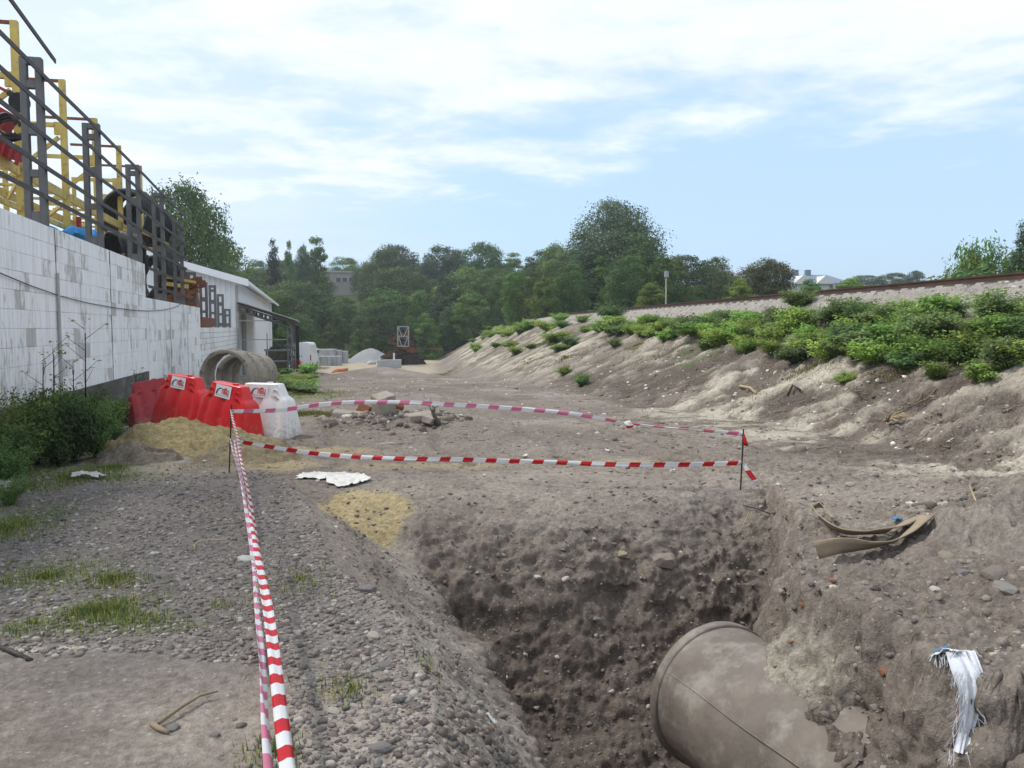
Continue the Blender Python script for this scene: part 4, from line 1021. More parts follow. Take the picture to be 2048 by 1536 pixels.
# woods on the hillside and behind the yard
rt = random.Random(5); kinds = ['a', 'b', 'c', 'e', 'a', 'b', 'd', 'c', 'b', 'a']; nfor = 0
GW = 'trees of the wooded hillside behind the yard'
ORD = {}
def ord_add(key, u, o, fmt): ORD.setdefault(key, []).append((u, o, fmt))
WORDS = 'first second third fourth fifth sixth seventh eighth ninth tenth eleventh twelfth thirteenth fourteenth fifteenth sixteenth seventeenth eighteenth nineteenth twentieth'.split()
TENS = {20: 'twenty', 30: 'thirty', 40: 'forty', 50: 'fifty', 60: 'sixty'}
def ordw(i):
    if i <= 20: return WORDS[i-1]
    return (TENS[i//10*10]+'-'+WORDS[i%10-1]) if i % 10 else TENS[i//10*10][:-1]+'ieth'
def ord_finish(rev=False):
    for key, lst in ORD.items():
        lst.sort(key=lambda t: t[0])
        for i, (u, o, fmt) in enumerate(lst): o['label'] = fmt % ordw(i+1)
ROWN = {0: 'foot row', 1: 'second row', 2: 'third row', 3: 'fourth row', 4: 'fifth row', 5: 'sixth row', 6: 'top row', 7: 'clump past the hall'}
def wood(u, q_, h, k, row=7):
    global nfor
    a_, s_ = ray(u, 657); X, Y = pq(a_*q_, q_); o_ = tree(k, X, Y, sz(X, Y)-.2, h, rt.uniform(.85, 1.2), {'a': 'dark rounded tree in the wooded hillside', 'b': 'mid green tree in the wooded hillside', 'c': 'broad dark tree in the wooded hillside', 'd': 'light green tree in the wooded hillside', 'e': 'bluish green tree in the wooded hillside', 's': 'leafy shrub at the foot of the wooded hillside', 'sl': 'light green shrub at the foot of the wooded hillside'}[k], GW); nfor += 1
    dsc = {'a': 'dark rounded tree', 'b': 'mid green tree', 'c': 'broad dark tree', 'd': 'light green tree', 'e': 'bluish green tree', 's': 'leafy shrub', 'sl': 'light green shrub'}[k]
    ord_add('w%d' % row, u, o_, dsc+' in the '+ROWN[row]+' of hillside woods, %s from left')
for row, (q_, h0, h1, du_) in enumerate(((104, 4.5, 7.5, 34), (111, 6.5, 9.5, 42), (120, 6.5, 10, 46), (131, 6.5, 9.5, 48), (144, 6, 9, 52), (160, 5.5, 8, 56), (182, 5, 7.5, 60))):
    u = 350 if q_ < 108 else 330
    while u < 1220:
        if q_ > 125 and 640 < u < 735: u += du_; continue
        if q_ < 108 and u > 1000: break
        wood(u+rt.uniform(-12, 12), q_+rt.uniform(-3, 3), rt.uniform(h0, h1)*(1 if u < 1000 else .8)*(.62 if 625 < u < 745 and q_ < 126 else 1), rt.choice(kinds) if row else rt.choice(['s', 'b', 's', 'c', 'sl']), row)
        u += du_*rt.uniform(.8, 1.2)
for i in range(16):   # near the hall, spilling over its far end
    wood(rt.uniform(400, 600), rt.uniform(88, 100), rt.uniform(5, 9), rt.choice(['b', 'b', 'c', 'a', 'd']))
for i in range(40):   # undergrowth behind the track
    u = 1010+i*13; q_ = rt.uniform(66, 92); a_, s_ = ray(u, 640); X, Y = pq(a_*q_, q_)
    o_ = tree(rt.choice(['s', 's', 'b', 'a', 's']), X, Y, sz(X, Y)-.2, rt.uniform(2.8, 5.0)*(1 if u < 1350 else .75), rt.uniform(.8, 1.1), 'dark green bush in the hedge beyond the railway', 'bushes in the hedge beyond the railway', 'bush'); ord_add('h', u, o_, 'dark green bush in the hedge beyond the railway, %s from the left')

# ------------------------------------------------------------------ bushes on the embankment
def bush_mesh(name, m, seed, nl, ls, w=1.0, h=1.0):
    r_ = np.random.default_rng(seed); P_, O_, T_ = [], [], []; nst = 38; stems = []
    for i in range(nst):   # arching stems with leaflets in rows
        a_ = r_.uniform(0, 2*math.pi); lean = r_.uniform(.1, .62)*w; hh_ = h*r_.uniform(.45, 1.0); stems.append((a_, lean, hh_))
        m_ = nl//nst; t_ = r_.uniform(.22, 1.0, m_)
        x = np.cos(a_)*lean*t_**1.3; y = np.sin(a_)*lean*t_**1.3; z = hh_*(t_**.85)
        off = r_.normal(0, .075, (m_, 3)); off[:, 2] *= .6
        P_.append(np.stack([x, y, z], 1)+off); o_ = np.stack([np.cos(a_)*.5+off[:, 0]*5, np.sin(a_)*.5+off[:, 1]*5, np.full(m_, .75)], 1); O_.append(o_); T_.append(np.full(m_, r_.uniform(.8, 1.25))*(.8+.35*t_))
    return np_mesh(name, *leaves(np.concatenate(P_), np.concatenate(O_), ls, r_, .5, .42, np.concatenate(T_), .6)[:2], m, leaves(np.concatenate(P_), np.concatenate(O_), ls, np.random.default_rng(seed), .5, .42, np.concatenate(T_), .6)[2]), stems
BUSH = []
for i, (m_, ls_, nl_) in enumerate(((L_BUSH, .085, 3800), (L_BUSH2, .07, 4200), (L_BUSH, .065, 4200), (L_BUSH2, .095, 3400), (L_LIGHT, .07, 3400))):
    me_, st_ = bush_mesh('leaves', m_, 40+i, nl_, ls_)
    mb = MB()
    for a_, ln_, hh_ in st_[:18]: mb.tube([(math.cos(a_)*ln_*t_**1.3, math.sin(a_)*ln_*t_**1.3, hh_*t_**.85) for t_ in (0, .4, .9)], [.012, .008, .003], 4, False)
    BUSH.append((me_, mb.mesh('stems', M_BARK)))
rb_ = random.Random(11)
def bush(X, Y, s_, k, label, group, cat='bush', nm='bush', sq=1.0):
    t = empty(nm, (X, Y, sz(X, Y)-.04), rb_.uniform(0, 6.28), label, cat, group); t.scale = (s_*rb_.uniform(1.15, 1.6), s_*rb_.uniform(1.15, 1.6), s_*sq*rb_.uniform(.7, 1.0))
    mobj('leaves', BUSH[k][0], t); mobj('stems', BUSH[k][1], t)
    t.rotation_euler = (rb_.uniform(-.15, .15), rb_.uniform(-.15, .15), t.rotation_euler[2]); return t
for i, (u, v, q_, w_, lb) in enumerate(SAP):
    c = at(u, v, q_); h_ = c.z-sz(c.x, c.y); o_ = bush(c.x, c.y, h_*.62, (4, 1, 4, 3)[i], lb, None, 'sapling' if 'low shrub' not in lb else 'shrub', 'sapling' if 'low shrub' not in lb else 'leafy_shrub'); o_.scale = (h_*.55, h_*.55, h_*1.02)
    if 'low shrub' in lb: o_.scale = (1.8, 1.8, h_*1.05)
GB = 'bushes in the green belt along the top of the embankment'
BL = {0: 'fresh green bush in the belt below the ballast', 1: 'bluish green bush in the belt below the ballast', 2: 'fine leaved fresh green bush in the belt below the ballast', 3: 'large leaved bluish green bush in the belt below the ballast', 4: 'yellow green bush in the belt below the ballast'}
q_ = 10.8
while q_ < 33:
    for ro_, (off0, off1, sc0, sc1) in enumerate(((3.0, 3.3, .30, .42), (3.3, 3.8, .40, .60), (3.8, 4.5, .45, .72)) + (((4.4, 4.9, .35, .6),) if q_ < 22 else ())):
        if q_ > 24 and rb_.random() < .15: continue
        off = rb_.uniform(off0, off1); qq_ = q_+rb_.uniform(-.3, .3)
        X_, Y_ = track_xy(qq_, off); k = rb_.choice([0, 0, 1, 2, 3, 4, 1]); o_ = bush(float(X_), float(Y_), rb_.uniform(sc0, sc1), k, BL[k], GB); ord_add('b%d' % ro_, q_, o_, BL[k].split(' in the belt')[0]+' in the '+('belt row beside the ballast', 'second belt row', 'third belt row', 'lowest belt row')[ro_]+', %s from right end')
    q_ += .38+.010*q_
PL = [(1220, 640, .95, 3, 'rounded dark green bush alone at the crest left of the green belt'), (1140, 690, .75, 1, 'small dark bush halfway down the far slope'), (1197, 660, .55, 1, 'small upright bush under the rounded crest bush'), (952, 700, .9, 0, 'bright green plant on the far left of the slope'), (1032, 705, .75, 4, 'yellow green plant low on the slope right of the bright one'), (1040, 665, .75, 3, 'bluish plant near the crest of the far slope'), (1165, 768, .5, 1, 'dark bush overhanging the dark gully at the foot of the slope'), (1228, 690, .4, 4, 'small green plant on the chalky slope under the crest bush'), (1598, 612, .75, 1, 'single shrub growing in the ballast in front of the rails'), (1690, 760, .32, 2, 'small tuft growing alone on the chalk of the near slope'), (1820, 735, .5, 1, 'dark low bush under the near end of the green belt'), (1600, 700, .4, 0, 'small light green plant hanging below the belt'), (1130, 745, .45, 4, 'light green tuft low on the slope above the dark gully'), (1120, 640, .9, 2, 'grassy bush at the crest left of the rounded one'), (1165, 642, .7, 4, 'pale bush between the grassy bush and the rounded bush')]
for u, v, s_, k, lb in PL:
    c = hit(u, v+4, 8, 110); bush(c.x, c.y, s_, k, lb, None, 'bush' if s_ > .5 else 'plant', 'bush' if s_ > .5 else 'small_plant')
for i in range(26):   # fringe along the crest of the far end
    q_ = 34+i*2.6; off = rb_.uniform(3.4, 6.2); X_, Y_ = track_xy(q_, off); k = rb_.choice([0, 2, 4, 4])
    o_ = bush(float(X_), float(Y_), rb_.uniform(.6, 1.3), k, 'light green bush fringing the far crest of the embankment', 'bushes fringing the far crest', sq=.7); ord_add('f', q_, o_, 'light green bush fringing the far crest of the embankment, %s from the near end')
for i in range(22):
    u_ = rb_.uniform(560, 625); c = hit(u_, rb_.uniform(742, 790), 15, 60); o_ = bush(c.x, c.y, rb_.uniform(.3, .7), rb_.choice([0, 2, 3]), 'green weeds growing at the foot of the canopy post', 'weeds at the foot of the canopy post', 'weeds', 'weed_clump', sq=.7); ord_add('cw', u_, o_, 'green weeds growing at the foot of the canopy post, %s from the left')
# weeds by the wall
WEED = []
for i in range(4):
    me_, st_ = bush_mesh('leaves', L_WEED if i % 2 else leaf_mat('deep_weed_leaves', (.055, .10, .028), .25), 70+i, 6500, .045); mb = MB()
    for a_, ln_, hh_ in st_[:18]: mb.tube([(math.cos(a_)*ln_*t_**1.3, math.sin(a_)*ln_*t_**1.3, hh_*t_**.85) for t_ in (0, .4, .9)], [.007, .005, .002], 4, False)
    WEED.append((me_, mb.mesh('stems', L_WEED)))
def weed(u, v, s_, k, label, sq=1.0, X=None, Y=None):
    if X is None: c = hit(u, v, 5, 40); X, Y = c.x, c.y
    t = empty('weed_clump', (X, Y, sz(X, Y)-.03), rb_.uniform(0, 6.28), label, 'weeds', None if label[0] != 'd' else 'dark weeds crowding the foot of the wall'); t.scale = (s_, s_, s_*sq)
    mobj('leaves', WEED[k][0], t); mobj('stems', WEED[k][1], t); return t
for (u, v, s_, k, sq) in ((30, 948, .62, 0, 1.1), (75, 930, .7, 1, 1.3), (115, 935, .75, 2, 1.2), (150, 925, .75, 0, 1.25), (190, 915, .65, 3, 1.2), (215, 900, .55, 1, 1.3), (100, 900, .7, 3, 1.2), (160, 890, .7, 1, 1.2), (60, 900, .6, 2, 1.2), (205, 870, .6, 0, 1.1), (235, 900, .35, 2, 1.1), (20, 915, .5, 1, 1.2)):
    o_ = weed(u, v, s_, k, 'dark green weeds crowding the foot of the white wall', sq); ord_add('dw', u, o_, 'dark green weeds crowding the foot of the white wall, %s from the left')
weed(15, 985, .5, 3, 'lush nettle clump at the left edge above the white sack'); weed(-20, 970, .55, 1, 'nettle clump cut off by the left edge')
weed(250, 845, .42, 1, 'small bright weeds left of the dark red barrier'); weed(262, 812, .5, 3, 'weeds on the rubble behind the dark red barrier'); weed(318, 800, .5, 0, 'leafy plant showing above the dark red barrier', 1.3); weed(20, 1010, .28, 1, 'small weeds in front of the white sack')
for (u, v, h_, lb) in ((172, 900, 1.75, 'tallest umbel weed standing against the white wall'), (108, 905, 1.45, 'thin umbel weed left of the tallest one'), (86, 905, 1.3, 'short umbel weed at the left of the row'), (146, 890, 1.2, 'umbel weed between the drain pipe and the tallest one'), (270, 850, .9, 'dry seed stalk left of the dark red barrier')):
    c = hit(u, v, 5, 40); r2 = random.Random(int(u)); t = empty('umbel_weed', (c.x, c.y, sz(c.x, c.y)-.03), 0, lb, 'weed'); mb = MB(); heads = []
    mb.tube([(0, 0, 0), (.02, .01, h_*.5), (.04, 0, h_*.9)], [.012, .009, .005], 5)
    for k in range(7):
        z_ = h_*(.45+.08*k); a_ = r2.uniform(0, 6.28); ln_ = r2.uniform(.12, .26); e_ = Vector((.03+math.cos(a_)*ln_, math.sin(a_)*ln_, z_+ln_*.8)); mb.tube([(.03, 0, z_), e_], [.004, .002], 4, False); heads.append(e_)
    heads.append(Vector((.04, 0, h_)))
    mb.build('stem', L_WEED, t); P_ = []
    for e_ in heads:
        for k in range(9): P_.append(np.array(e_)+np.array([r2.uniform(-.05, .05), r2.uniform(-.05, .05), r2.uniform(-.01, .03)]))
    P_ = np.array(P_); V_, F_, C_ = leaves(P_, np.tile([0, 0, 1.0], (len(P_), 1)), .028, np.random.default_rng(int(u)), .4, .8); mobj('flower_heads', np_mesh('flower_heads', V_, F_, L_LIGHT, C_*1.3), t)

# ------------------------------------------------------------------ loose stuff on the ground
ico = [(0, .526, .851), (0, -.526, .851), (0, .526, -.851), (0, -.526, -.851), (.526, .851, 0), (-.526, .851, 0), (.526, -.851, 0), (-.526, -.851, 0), (.851, 0, .526), (-.851, 0, .526), (.851, 0, -.526), (-.851, 0, -.526)]
ICO = np.array(ico); ICF = np.array([(0,1,8),(0,8,4),(0,4,5),(0,5,9),(0,9,1),(1,6,8),(8,6,10),(8,10,4),(4,10,2),(4,2,5),(5,2,11),(5,11,9),(9,11,7),(9,7,1),(1,7,6),(3,2,10),(3,10,6),(3,6,7),(3,7,11),(3,11,2)])
def rocks(name, X, Y, size, base_cols, m, flat=.6, sink=.25, seed=1, z=None, kind='stuff', nrm_off=None):
    r_ = np.random.default_rng(seed); n = len(X); s_ = size[:, None, None]
    k = r_.uniform(.42, 1.35, (n, 12, 1)); v = np.clip(ICO[None]*k, -.95, .66)
    sc = np.stack([r_.uniform(.75, 1.35, n), r_.uniform(.65, 1.1, n), r_.uniform(flat*.7, flat*1.3, n)], -1)[:, None]
    v = v*sc
    a_ = r_.uniform(0, 6.28, n); b_ = r_.normal(0, .3, n)
    ca_, sa_, cb_, sb_ = np.cos(a_)[:, None], np.sin(a_)[:, None], np.cos(b_)[:, None], np.sin(b_)[:, None]
    x, y, zq = v[..., 0], v[..., 1], v[..., 2]
    y2, z2 = y*cb_-zq*sb_, y*sb_+zq*cb_; x3, y3 = x*ca_-y2*sa_, x*sa_+y2*ca_
    v = np.stack([x3, y3, z2], -1)*s_
    zz_ = surf(X, Y) if z is None else z
    v[..., 0] += X[:, None]; v[..., 1] += Y[:, None]; v[..., 2] += (zz_+size*flat*(.45-sink*2))[:, None]
    F_ = (ICF[None]+(np.arange(n)*12)[:, None, None]).reshape(-1, 3)
    bc = np.array(base_cols)[r_.integers(0, len(base_cols), n)]*r_.uniform(.6, 1.4, (n, 1)); C_ = np.repeat(bc, 12, axis=0)
    o = mobj(name, np_mesh(name, v.reshape(-1, 3), F_, m, C_)); return tag(o, kind=kind)
sm, stt, sb = link_nodes('stone_and_clod'); l = stt.links.new
a_ = stt.nodes.new('ShaderNodeAttribute'); a_.attribute_name = 'tint'; nn = stt.nodes.new('ShaderNodeTexNoise'); nn.inputs['Scale'].default_value = 60; nn.inputs['Detail'].default_value = 5
tcc = stt.nodes.new('ShaderNodeTexCoord'); l(tcc.outputs['Object'], nn.inputs['Vector'])
rr_ = stt.nodes.new('ShaderNodeMapRange'); l(nn.outputs['Fac'], rr_.inputs[0]); rr_.inputs[1].default_value = .3; rr_.inputs[2].default_value = .7; rr_.inputs[3].default_value = .75; rr_.inputs[4].default_value = 1.25
vv_ = stt.nodes.new('ShaderNodeVectorMath'); vv_.operation = 'SCALE'; l(a_.outputs['Color'], vv_.inputs[0]); l(rr_.outputs[0], vv_.inputs['Scale']); l(vv_.outputs[0], sb.inputs['Base Color']); sb.inputs['Roughness'].default_value = .95; sb.inputs['Specular IOR Level'].default_value = .15
bp = stt.nodes.new('ShaderNodeBump'); bp.inputs['Strength'].default_value = .5; bp.inputs['Distance'].default_value = .008; l(nn.outputs['Fac'], bp.inputs['Height']); l(bp.outputs[0], sb.inputs['Normal'])
def samp(n, plo, phi, qlo, qhi, test, seed, qpow=1.0):
    r_ = np.random.default_rng(seed); q_ = qlo+(qhi-qlo)*r_.uniform(0, 1, n)**qpow; a_ = r_.uniform(-.75, .75, n); p_ = a_*q_
    keep = (p_ > plo) & (p_ < phi); p_, q_ = p_[keep], q_[keep]
    z_, n_, t_, d_, dl_, df_, dr_, bk_ = height(p_, q_, True); k = test(p_, q_, n_, t_, d_, dl_, bk_, r_.uniform(0, 1, len(p_)))
    p_, q_ = p_[k], q_[k]; X, Y = pq(p_, q_); return X, Y, q_, r_
GC = [(.18, .158, .145), (.14, .122, .115), (.215, .192, .172), (.19, .158, .142), (.27, .25, .225), (.16, .138, .122), (.20, .17, .15)]
def gravel_test(p_, q_, n_, t_, d_, dl_, bk_, r_):
    g = fbm(p_, q_, p_*0, .9, 3, .6, 401); bare = (q_+.35*g+.12*p_ < 3.75) & (dl_ < -.55)
    return (dl_ < .02) & (~bare) & (r_ < .75+.6*g) & (q_ < 9.3+.6*g) & (p_ > -5.6)
X, Y, q_, r_ = samp(85000, -6, .1, 2.6, 9.8, gravel_test, 3, 1.0)
rocks('gravel', X, Y, .007+.024*r_.uniform(0, 1, len(X))**2.4, GC, sm, .55, .22, 5)
X, Y, q_, r_ = samp(3500, -3, .2, 2.5, 6.0, lambda p_, q_, n_, t_, d_, dl_, bk_, r_: (dl_ > -.75) & (dl_ < .22) & (r_ < 1-.5*np.abs(dl_+.2)), 13)
rocks('edge_gravel', X, Y, .006+.026*r_.uniform(0, 1, len(X))**3.2, GC, sm, .6, .3, 15)
SC = [(.19, .155, .13), (.14, .115, .10), (.24, .205, .175), (.165, .135, .115)]
CC = [(.50, .46, .39), (.42, .38, .32), (.56, .53, .46), (.33, .29, .25)]
X, Y, q_, r_ = samp(20000, -3, 6, 2.4, 9.2, lambda p_, q_, n_, t_, d_, dl_, bk_, r_: (d_ > .03) & (dl_ > .15) & (r_ < .75), 23)
rocks('pit_clods', X, Y, .007+.030*r_.uniform(0, 1, len(X))**4.0, SC*4+CC[3:], sm, .75, .3, 25)
X, Y, q_, r_ = samp(30000, -4, 12, 3.0, 15, lambda p_, q_, n_, t_, d_, dl_, bk_, r_: (d_ < .02) & ((dl_ > 0) | (q_ > 8.8)) & (n_ > 5) & (r_ < np.where(q_ > 8.8, .45, np.where(p_ > 1.5, .9, .3))), 33)
rocks('soil_clods', X, Y, .006+.036*r_.uniform(0, 1, len(X))**4.5, SC*4+[(.33, .29, .25), (.40, .36, .30)], sm, .7, .3, 35)
X, Y, q_, r_ = samp(26000, -40, 14, 9, 34, lambda p_, q_, n_, t_, d_, dl_, bk_, r_: bk_ & (r_ < .8), 43, 1.2)
rocks('slope_rubble', X, Y, (.012+.05*r_.uniform(0, 1, len(X))**3.0)*(.8+q_*.02), CC+SC, sm, .7, .3, 45)
X, Y, q_, r_ = samp(9000, -14, 12, 11, 40, lambda p_, q_, n_, t_, d_, dl_, bk_, r_: (~bk_) & (n_ > 6) & (r_ < .5), 53)
rocks('yard_clods', X, Y, (.012+.05*r_.uniform(0, 1, len(X))**3.5)*(.7+q_*.03), SC+CC, sm, .6, .3, 55)
X, Y, q_, r_ = samp(18000, 0, 16, 9, 60, lambda p_, q_, n_, t_, d_, dl_, bk_, r_: ((np.abs(n_) < 3.0) & (np.abs(np.abs(n_)-.75) > .25)), 63, 1.3)
rocks('ballast_stones', X, Y, r_.uniform(.022, .05, len(X))*(.85+q_*.012), [(.34, .31, .28), (.26, .235, .215), (.42, .39, .35), (.24, .19, .16)], sm, .75, .15, 65)
X, Y, q_, r_ = samp(60000, 2.5, 4.6, 4.2, 7.2, lambda p_, q_, n_, t_, d_, dl_, bk_, r_: (np.hypot((p_-3.45)/.8, (q_-5.7)/1.1) < .5+.6*r_) & (r_ < .5), 73)
rocks('mound_clods', X[:2500], Y[:2500], .008+.06*np.random.default_rng(4).uniform(0, 1, len(X[:2500]))**4, SC*3+CC[1:2], sm, .75, .25, 75)
X, Y, q_, r_ = samp(60000, -.6, .5, 2.5, 3.9, lambda p_, q_, n_, t_, d_, dl_, bk_, r_: (dl_ > .02) & (dl_ < 1.0) & (d_ > .01) & (r_ < .4), 77)
rocks('broken_edge_clods', X[:1300], Y[:1300], .006+.034*np.random.default_rng(6).uniform(0, 1, len(X[:1300]))**3.2, SC*3+GC[:3], sm, .75, .2, 79)
# grass
def grass(name, spots, n, hmin, hmax, seed):
    r_ = np.random.default_rng(seed); Xs, Ys, Hs = [], [], []
    for (u, v, rx, ry, k) in spots:
        c = hit(u, v, 2, 60); m_ = int(n*k); a_ = r_.uniform(0, 6.28, m_); d_ = np.abs(r_.normal(0, .85, m_)); p0, q0 = topq(c.x, c.y)
        p_, q_ = p0+np.cos(a_)*d_*rx, q0+np.sin(a_)*d_*ry; cl = fbm(p_, q_, p_*0, 2.2, 4, .65, seed) > r_.uniform(-.25, .45, m_)
        X, Y = pq(p_[cl], q_[cl]); Xs.append(X); Ys.append(Y)
    X = np.concatenate(Xs); Y = np.concatenate(Ys); m_ = len(X); z_ = surf(X, Y); h_ = r_.uniform(hmin, hmax, m_); a_ = r_.uniform(0, 6.28, m_); w_ = h_*.06+.0015
    lx, ly = np.cos(a_)*h_*r_.uniform(.1, .9, m_), np.sin(a_)*h_*r_.uniform(.1, .9, m_)
    b0 = np.stack([X-np.sin(a_)*w_, Y+np.cos(a_)*w_, z_-.01], 1); b1 = np.stack([X+np.sin(a_)*w_, Y-np.cos(a_)*w_, z_-.01], 1); tp = np.stack([X+lx, Y+ly, z_+h_], 1)
    V_ = np.stack([b0, b1, tp], 1).reshape(-1, 3); F_ = np.arange(m_*3).reshape(m_, 3)
    dry = (r_.uniform(0, 1, m_) < .38)[:, None]; cc = np.where(dry, [[3.0, 1.9, 1.6]], [[1, 1, 1]])*r_.uniform(.7, 1.3, (m_, 1)); return tag(mobj(name, np_mesh(name, V_, F_, L_GR, np.repeat(cc, 3, axis=0))), kind='stuff')
L_GR = leaf_mat('grass_blades', (.095, .135, .040), .3)
grass('grass', [(120, 955, 1.1, .55, 1), (230, 935, .8, .4, .9), (15, 1060, .45, .7, .7), (185, 1225, .38, .22, .55), (90, 1155, .5, .3, .35), (300, 1245, .3, .14, .25), (225, 1160, .2, .15, .2), (560, 1500, .10, .12, .12), (700, 1380, .12, .14, .10), (60, 1250, .3, .2, .2), (850, 1330, .08, .15, .06), (430, 1215, .3, .3, .10), (600, 1160, .2, .3, .08), (30, 975, .6, .5, .5)], 9000, .012, .05, 81)
grass('far_grass', [(600, 790, 1.5, 2.2, .6), (615, 828, 1.1, .6, .5), (262, 850, .9, 1.0, .4), (560, 760, 2.0, 5, .6)], 16000, .02, .08, 82)
grass('slope_grass', [(900, 672, 1.5, 5, .8), (1000, 690, 1.3, 4, .7), (1090, 685, 1.2, 3, .6), (1130, 715, 1, 2, .3), (1060, 720, 1.0, 2, .4), (1650, 735, .6, .6, .15), (1280, 690, .9, 1.0, .3), (1700, 690, 2, .5, .5), (1400, 680, 2, .5, .5), (1950, 650, 1.5, .5, .4)], 12000, .03, .10, 83)

ord_finish()

# ------------------------------------------------------------------ heaps
def heap(name, c, rx, ry, h, m, cols, seed, n=70, rz=0, kind=None, label=None, cat=None, lump=.22, shape=None):
    gx, gy = np.meshgrid(np.linspace(-1.15, 1.15, n), np.linspace(-1.15, 1.15, n)); rr = np.hypot(gx, gy)
    k = fbm(gx, gy, gx*0, 1.7, 3, .6, seed); prof = np.clip(1-(rr*(1+.25*k))**1.5, -.2, 1)
    z = h*prof*(1+.25*k)
    if shape is not None: z = z*shape(gx, gy)
    ca_, sa_ = math.cos(rz), math.sin(rz); X_ = c[0]+gx*rx*ca_-gy*ry*sa_; Y_ = c[1]+gx*rx*sa_+gy*ry*ca_
    lm_ = fbm(X_, Y_, z, 5, 4, .6, seed+1)*lump*h*.6+fbm(X_, Y_, z, 16, 3, .6, seed+2)*lump*.18*max(h, .3)
    Z_ = surf(X_.ravel(), Y_.ravel()).reshape(n, n)+z+lm_*np.clip(prof*3, 0, 1)-.03
    cc = np.array(cols[0])*(1-np.clip(.5+1.2*k, 0, 1)[..., None])+np.array(cols[1])*np.clip(.5+1.2*k, 0, 1)[..., None]
    ii = np.arange(n*n).reshape(n, n); F_ = np.stack([ii[:-1, :-1], ii[:-1, 1:], ii[1:, 1:], ii[1:, :-1]], -1).reshape(-1, 4)
    o = mobj(name, np_mesh(name, np.stack([X_, Y_, Z_], -1).reshape(-1, 3), F_, m, cc.reshape(-1, 3), True)); return tag(o, label, cat, kind=kind)
Xs_, Ys_ = at(352, 850, 11.0).x, at(352, 850, 11.0).y
heap('sand_heap', (Xs_, Ys_), 1.15, .95, .46, gm, ((.33, .26, .13), (.26, .215, .13)), 9, 110, -PSI, None, 'low heap of yellow sandy soil in front of the red barriers', 'sand heap', .5)
c = at(500, 880, 10.2); heap('soil_heap', (c.x, c.y), .75, .6, .30, gm, ((.20, .165, .12), (.28, .225, .13)), 14, 70, 0, None, 'lower brownish heap beside the stake, right of the yellow sand', 'soil heap', .6)
c = at(275, 900, 9.9); heap('soil_heap', (c.x, c.y), .55, .45, .26, gm, ((.13, .105, .085), (.22, .185, .14)), 19, 60, 0, None, 'dark clod heap at the end of the weeds, left of the yellow sand', 'soil heap', .8)
c = at(742, 722, 94); heap('gravel_pile', (c.x, c.y), 3.0, 3.0, 1.55, gm, ((.26, .26, .265), (.30, .30, .30)), 24, 40, 0, None, 'grey cone of gravel at the back of the yard', 'gravel pile', .10)
c = at(2035, 1130, 5.4); heap('rubble_heap', (c.x, c.y), .55, .8, .26, gm, ((.17, .14, .12), (.27, .235, .20)), 29, 90, 0, None, 'mound of brown clods at the right edge of the picture', 'rubble heap', 1.1)

# ------------------------------------------------------------------ single stones
def stone(c, s_, colr, label, group=None, name='stone', cat='stone', seed=0, flat=.65, rz=None, m=None):
    r2 = random.Random(seed); bmn = bmesh.new(); bmesh.ops.create_icosphere(bmn, subdivisions=2, radius=1)
    for v_ in bmn.verts:
        k = 1+.28*(noise(np.array([v_.co.x*1.3+seed]), np.array([v_.co.y*1.3]), np.array([v_.co.z*1.3]), 3)[0])
        v_.co *= k
        v_.co.x = max(-.82, min(.82, v_.co.x)); v_.co.z = max(-.75, min(.7, v_.co.z))
    me = bpy.data.meshes.new(name); bmn.to_mesh(me); bmn.free(); me.materials.append(m or mat('stone_%d_%d_%d' % tuple(int(x*99) for x in colr), colr, .95, var=.25, scale=12, bump=.5, bscale=50))
    o = mobj(name, me); o.scale = (s_*1.2, s_*.85, s_*flat); o.location = (c[0], c[1], c[2]+s_*flat*.12); o.rotation_euler = (r2.uniform(-.25, .25), r2.uniform(-.25, .25), r2.uniform(0, 6.3) if rz is None else rz)
    return tag(o, label, cat, group)
G1, G2, PALE_, OCH, BRK, CHK = (.18, .165, .155), (.25, .23, .205), (.36, .32, .26), (.32, .27, .17), (.27, .12, .075), (.46, .43, .37)
ST = [(432, 830, .0, 0, 0, '')]
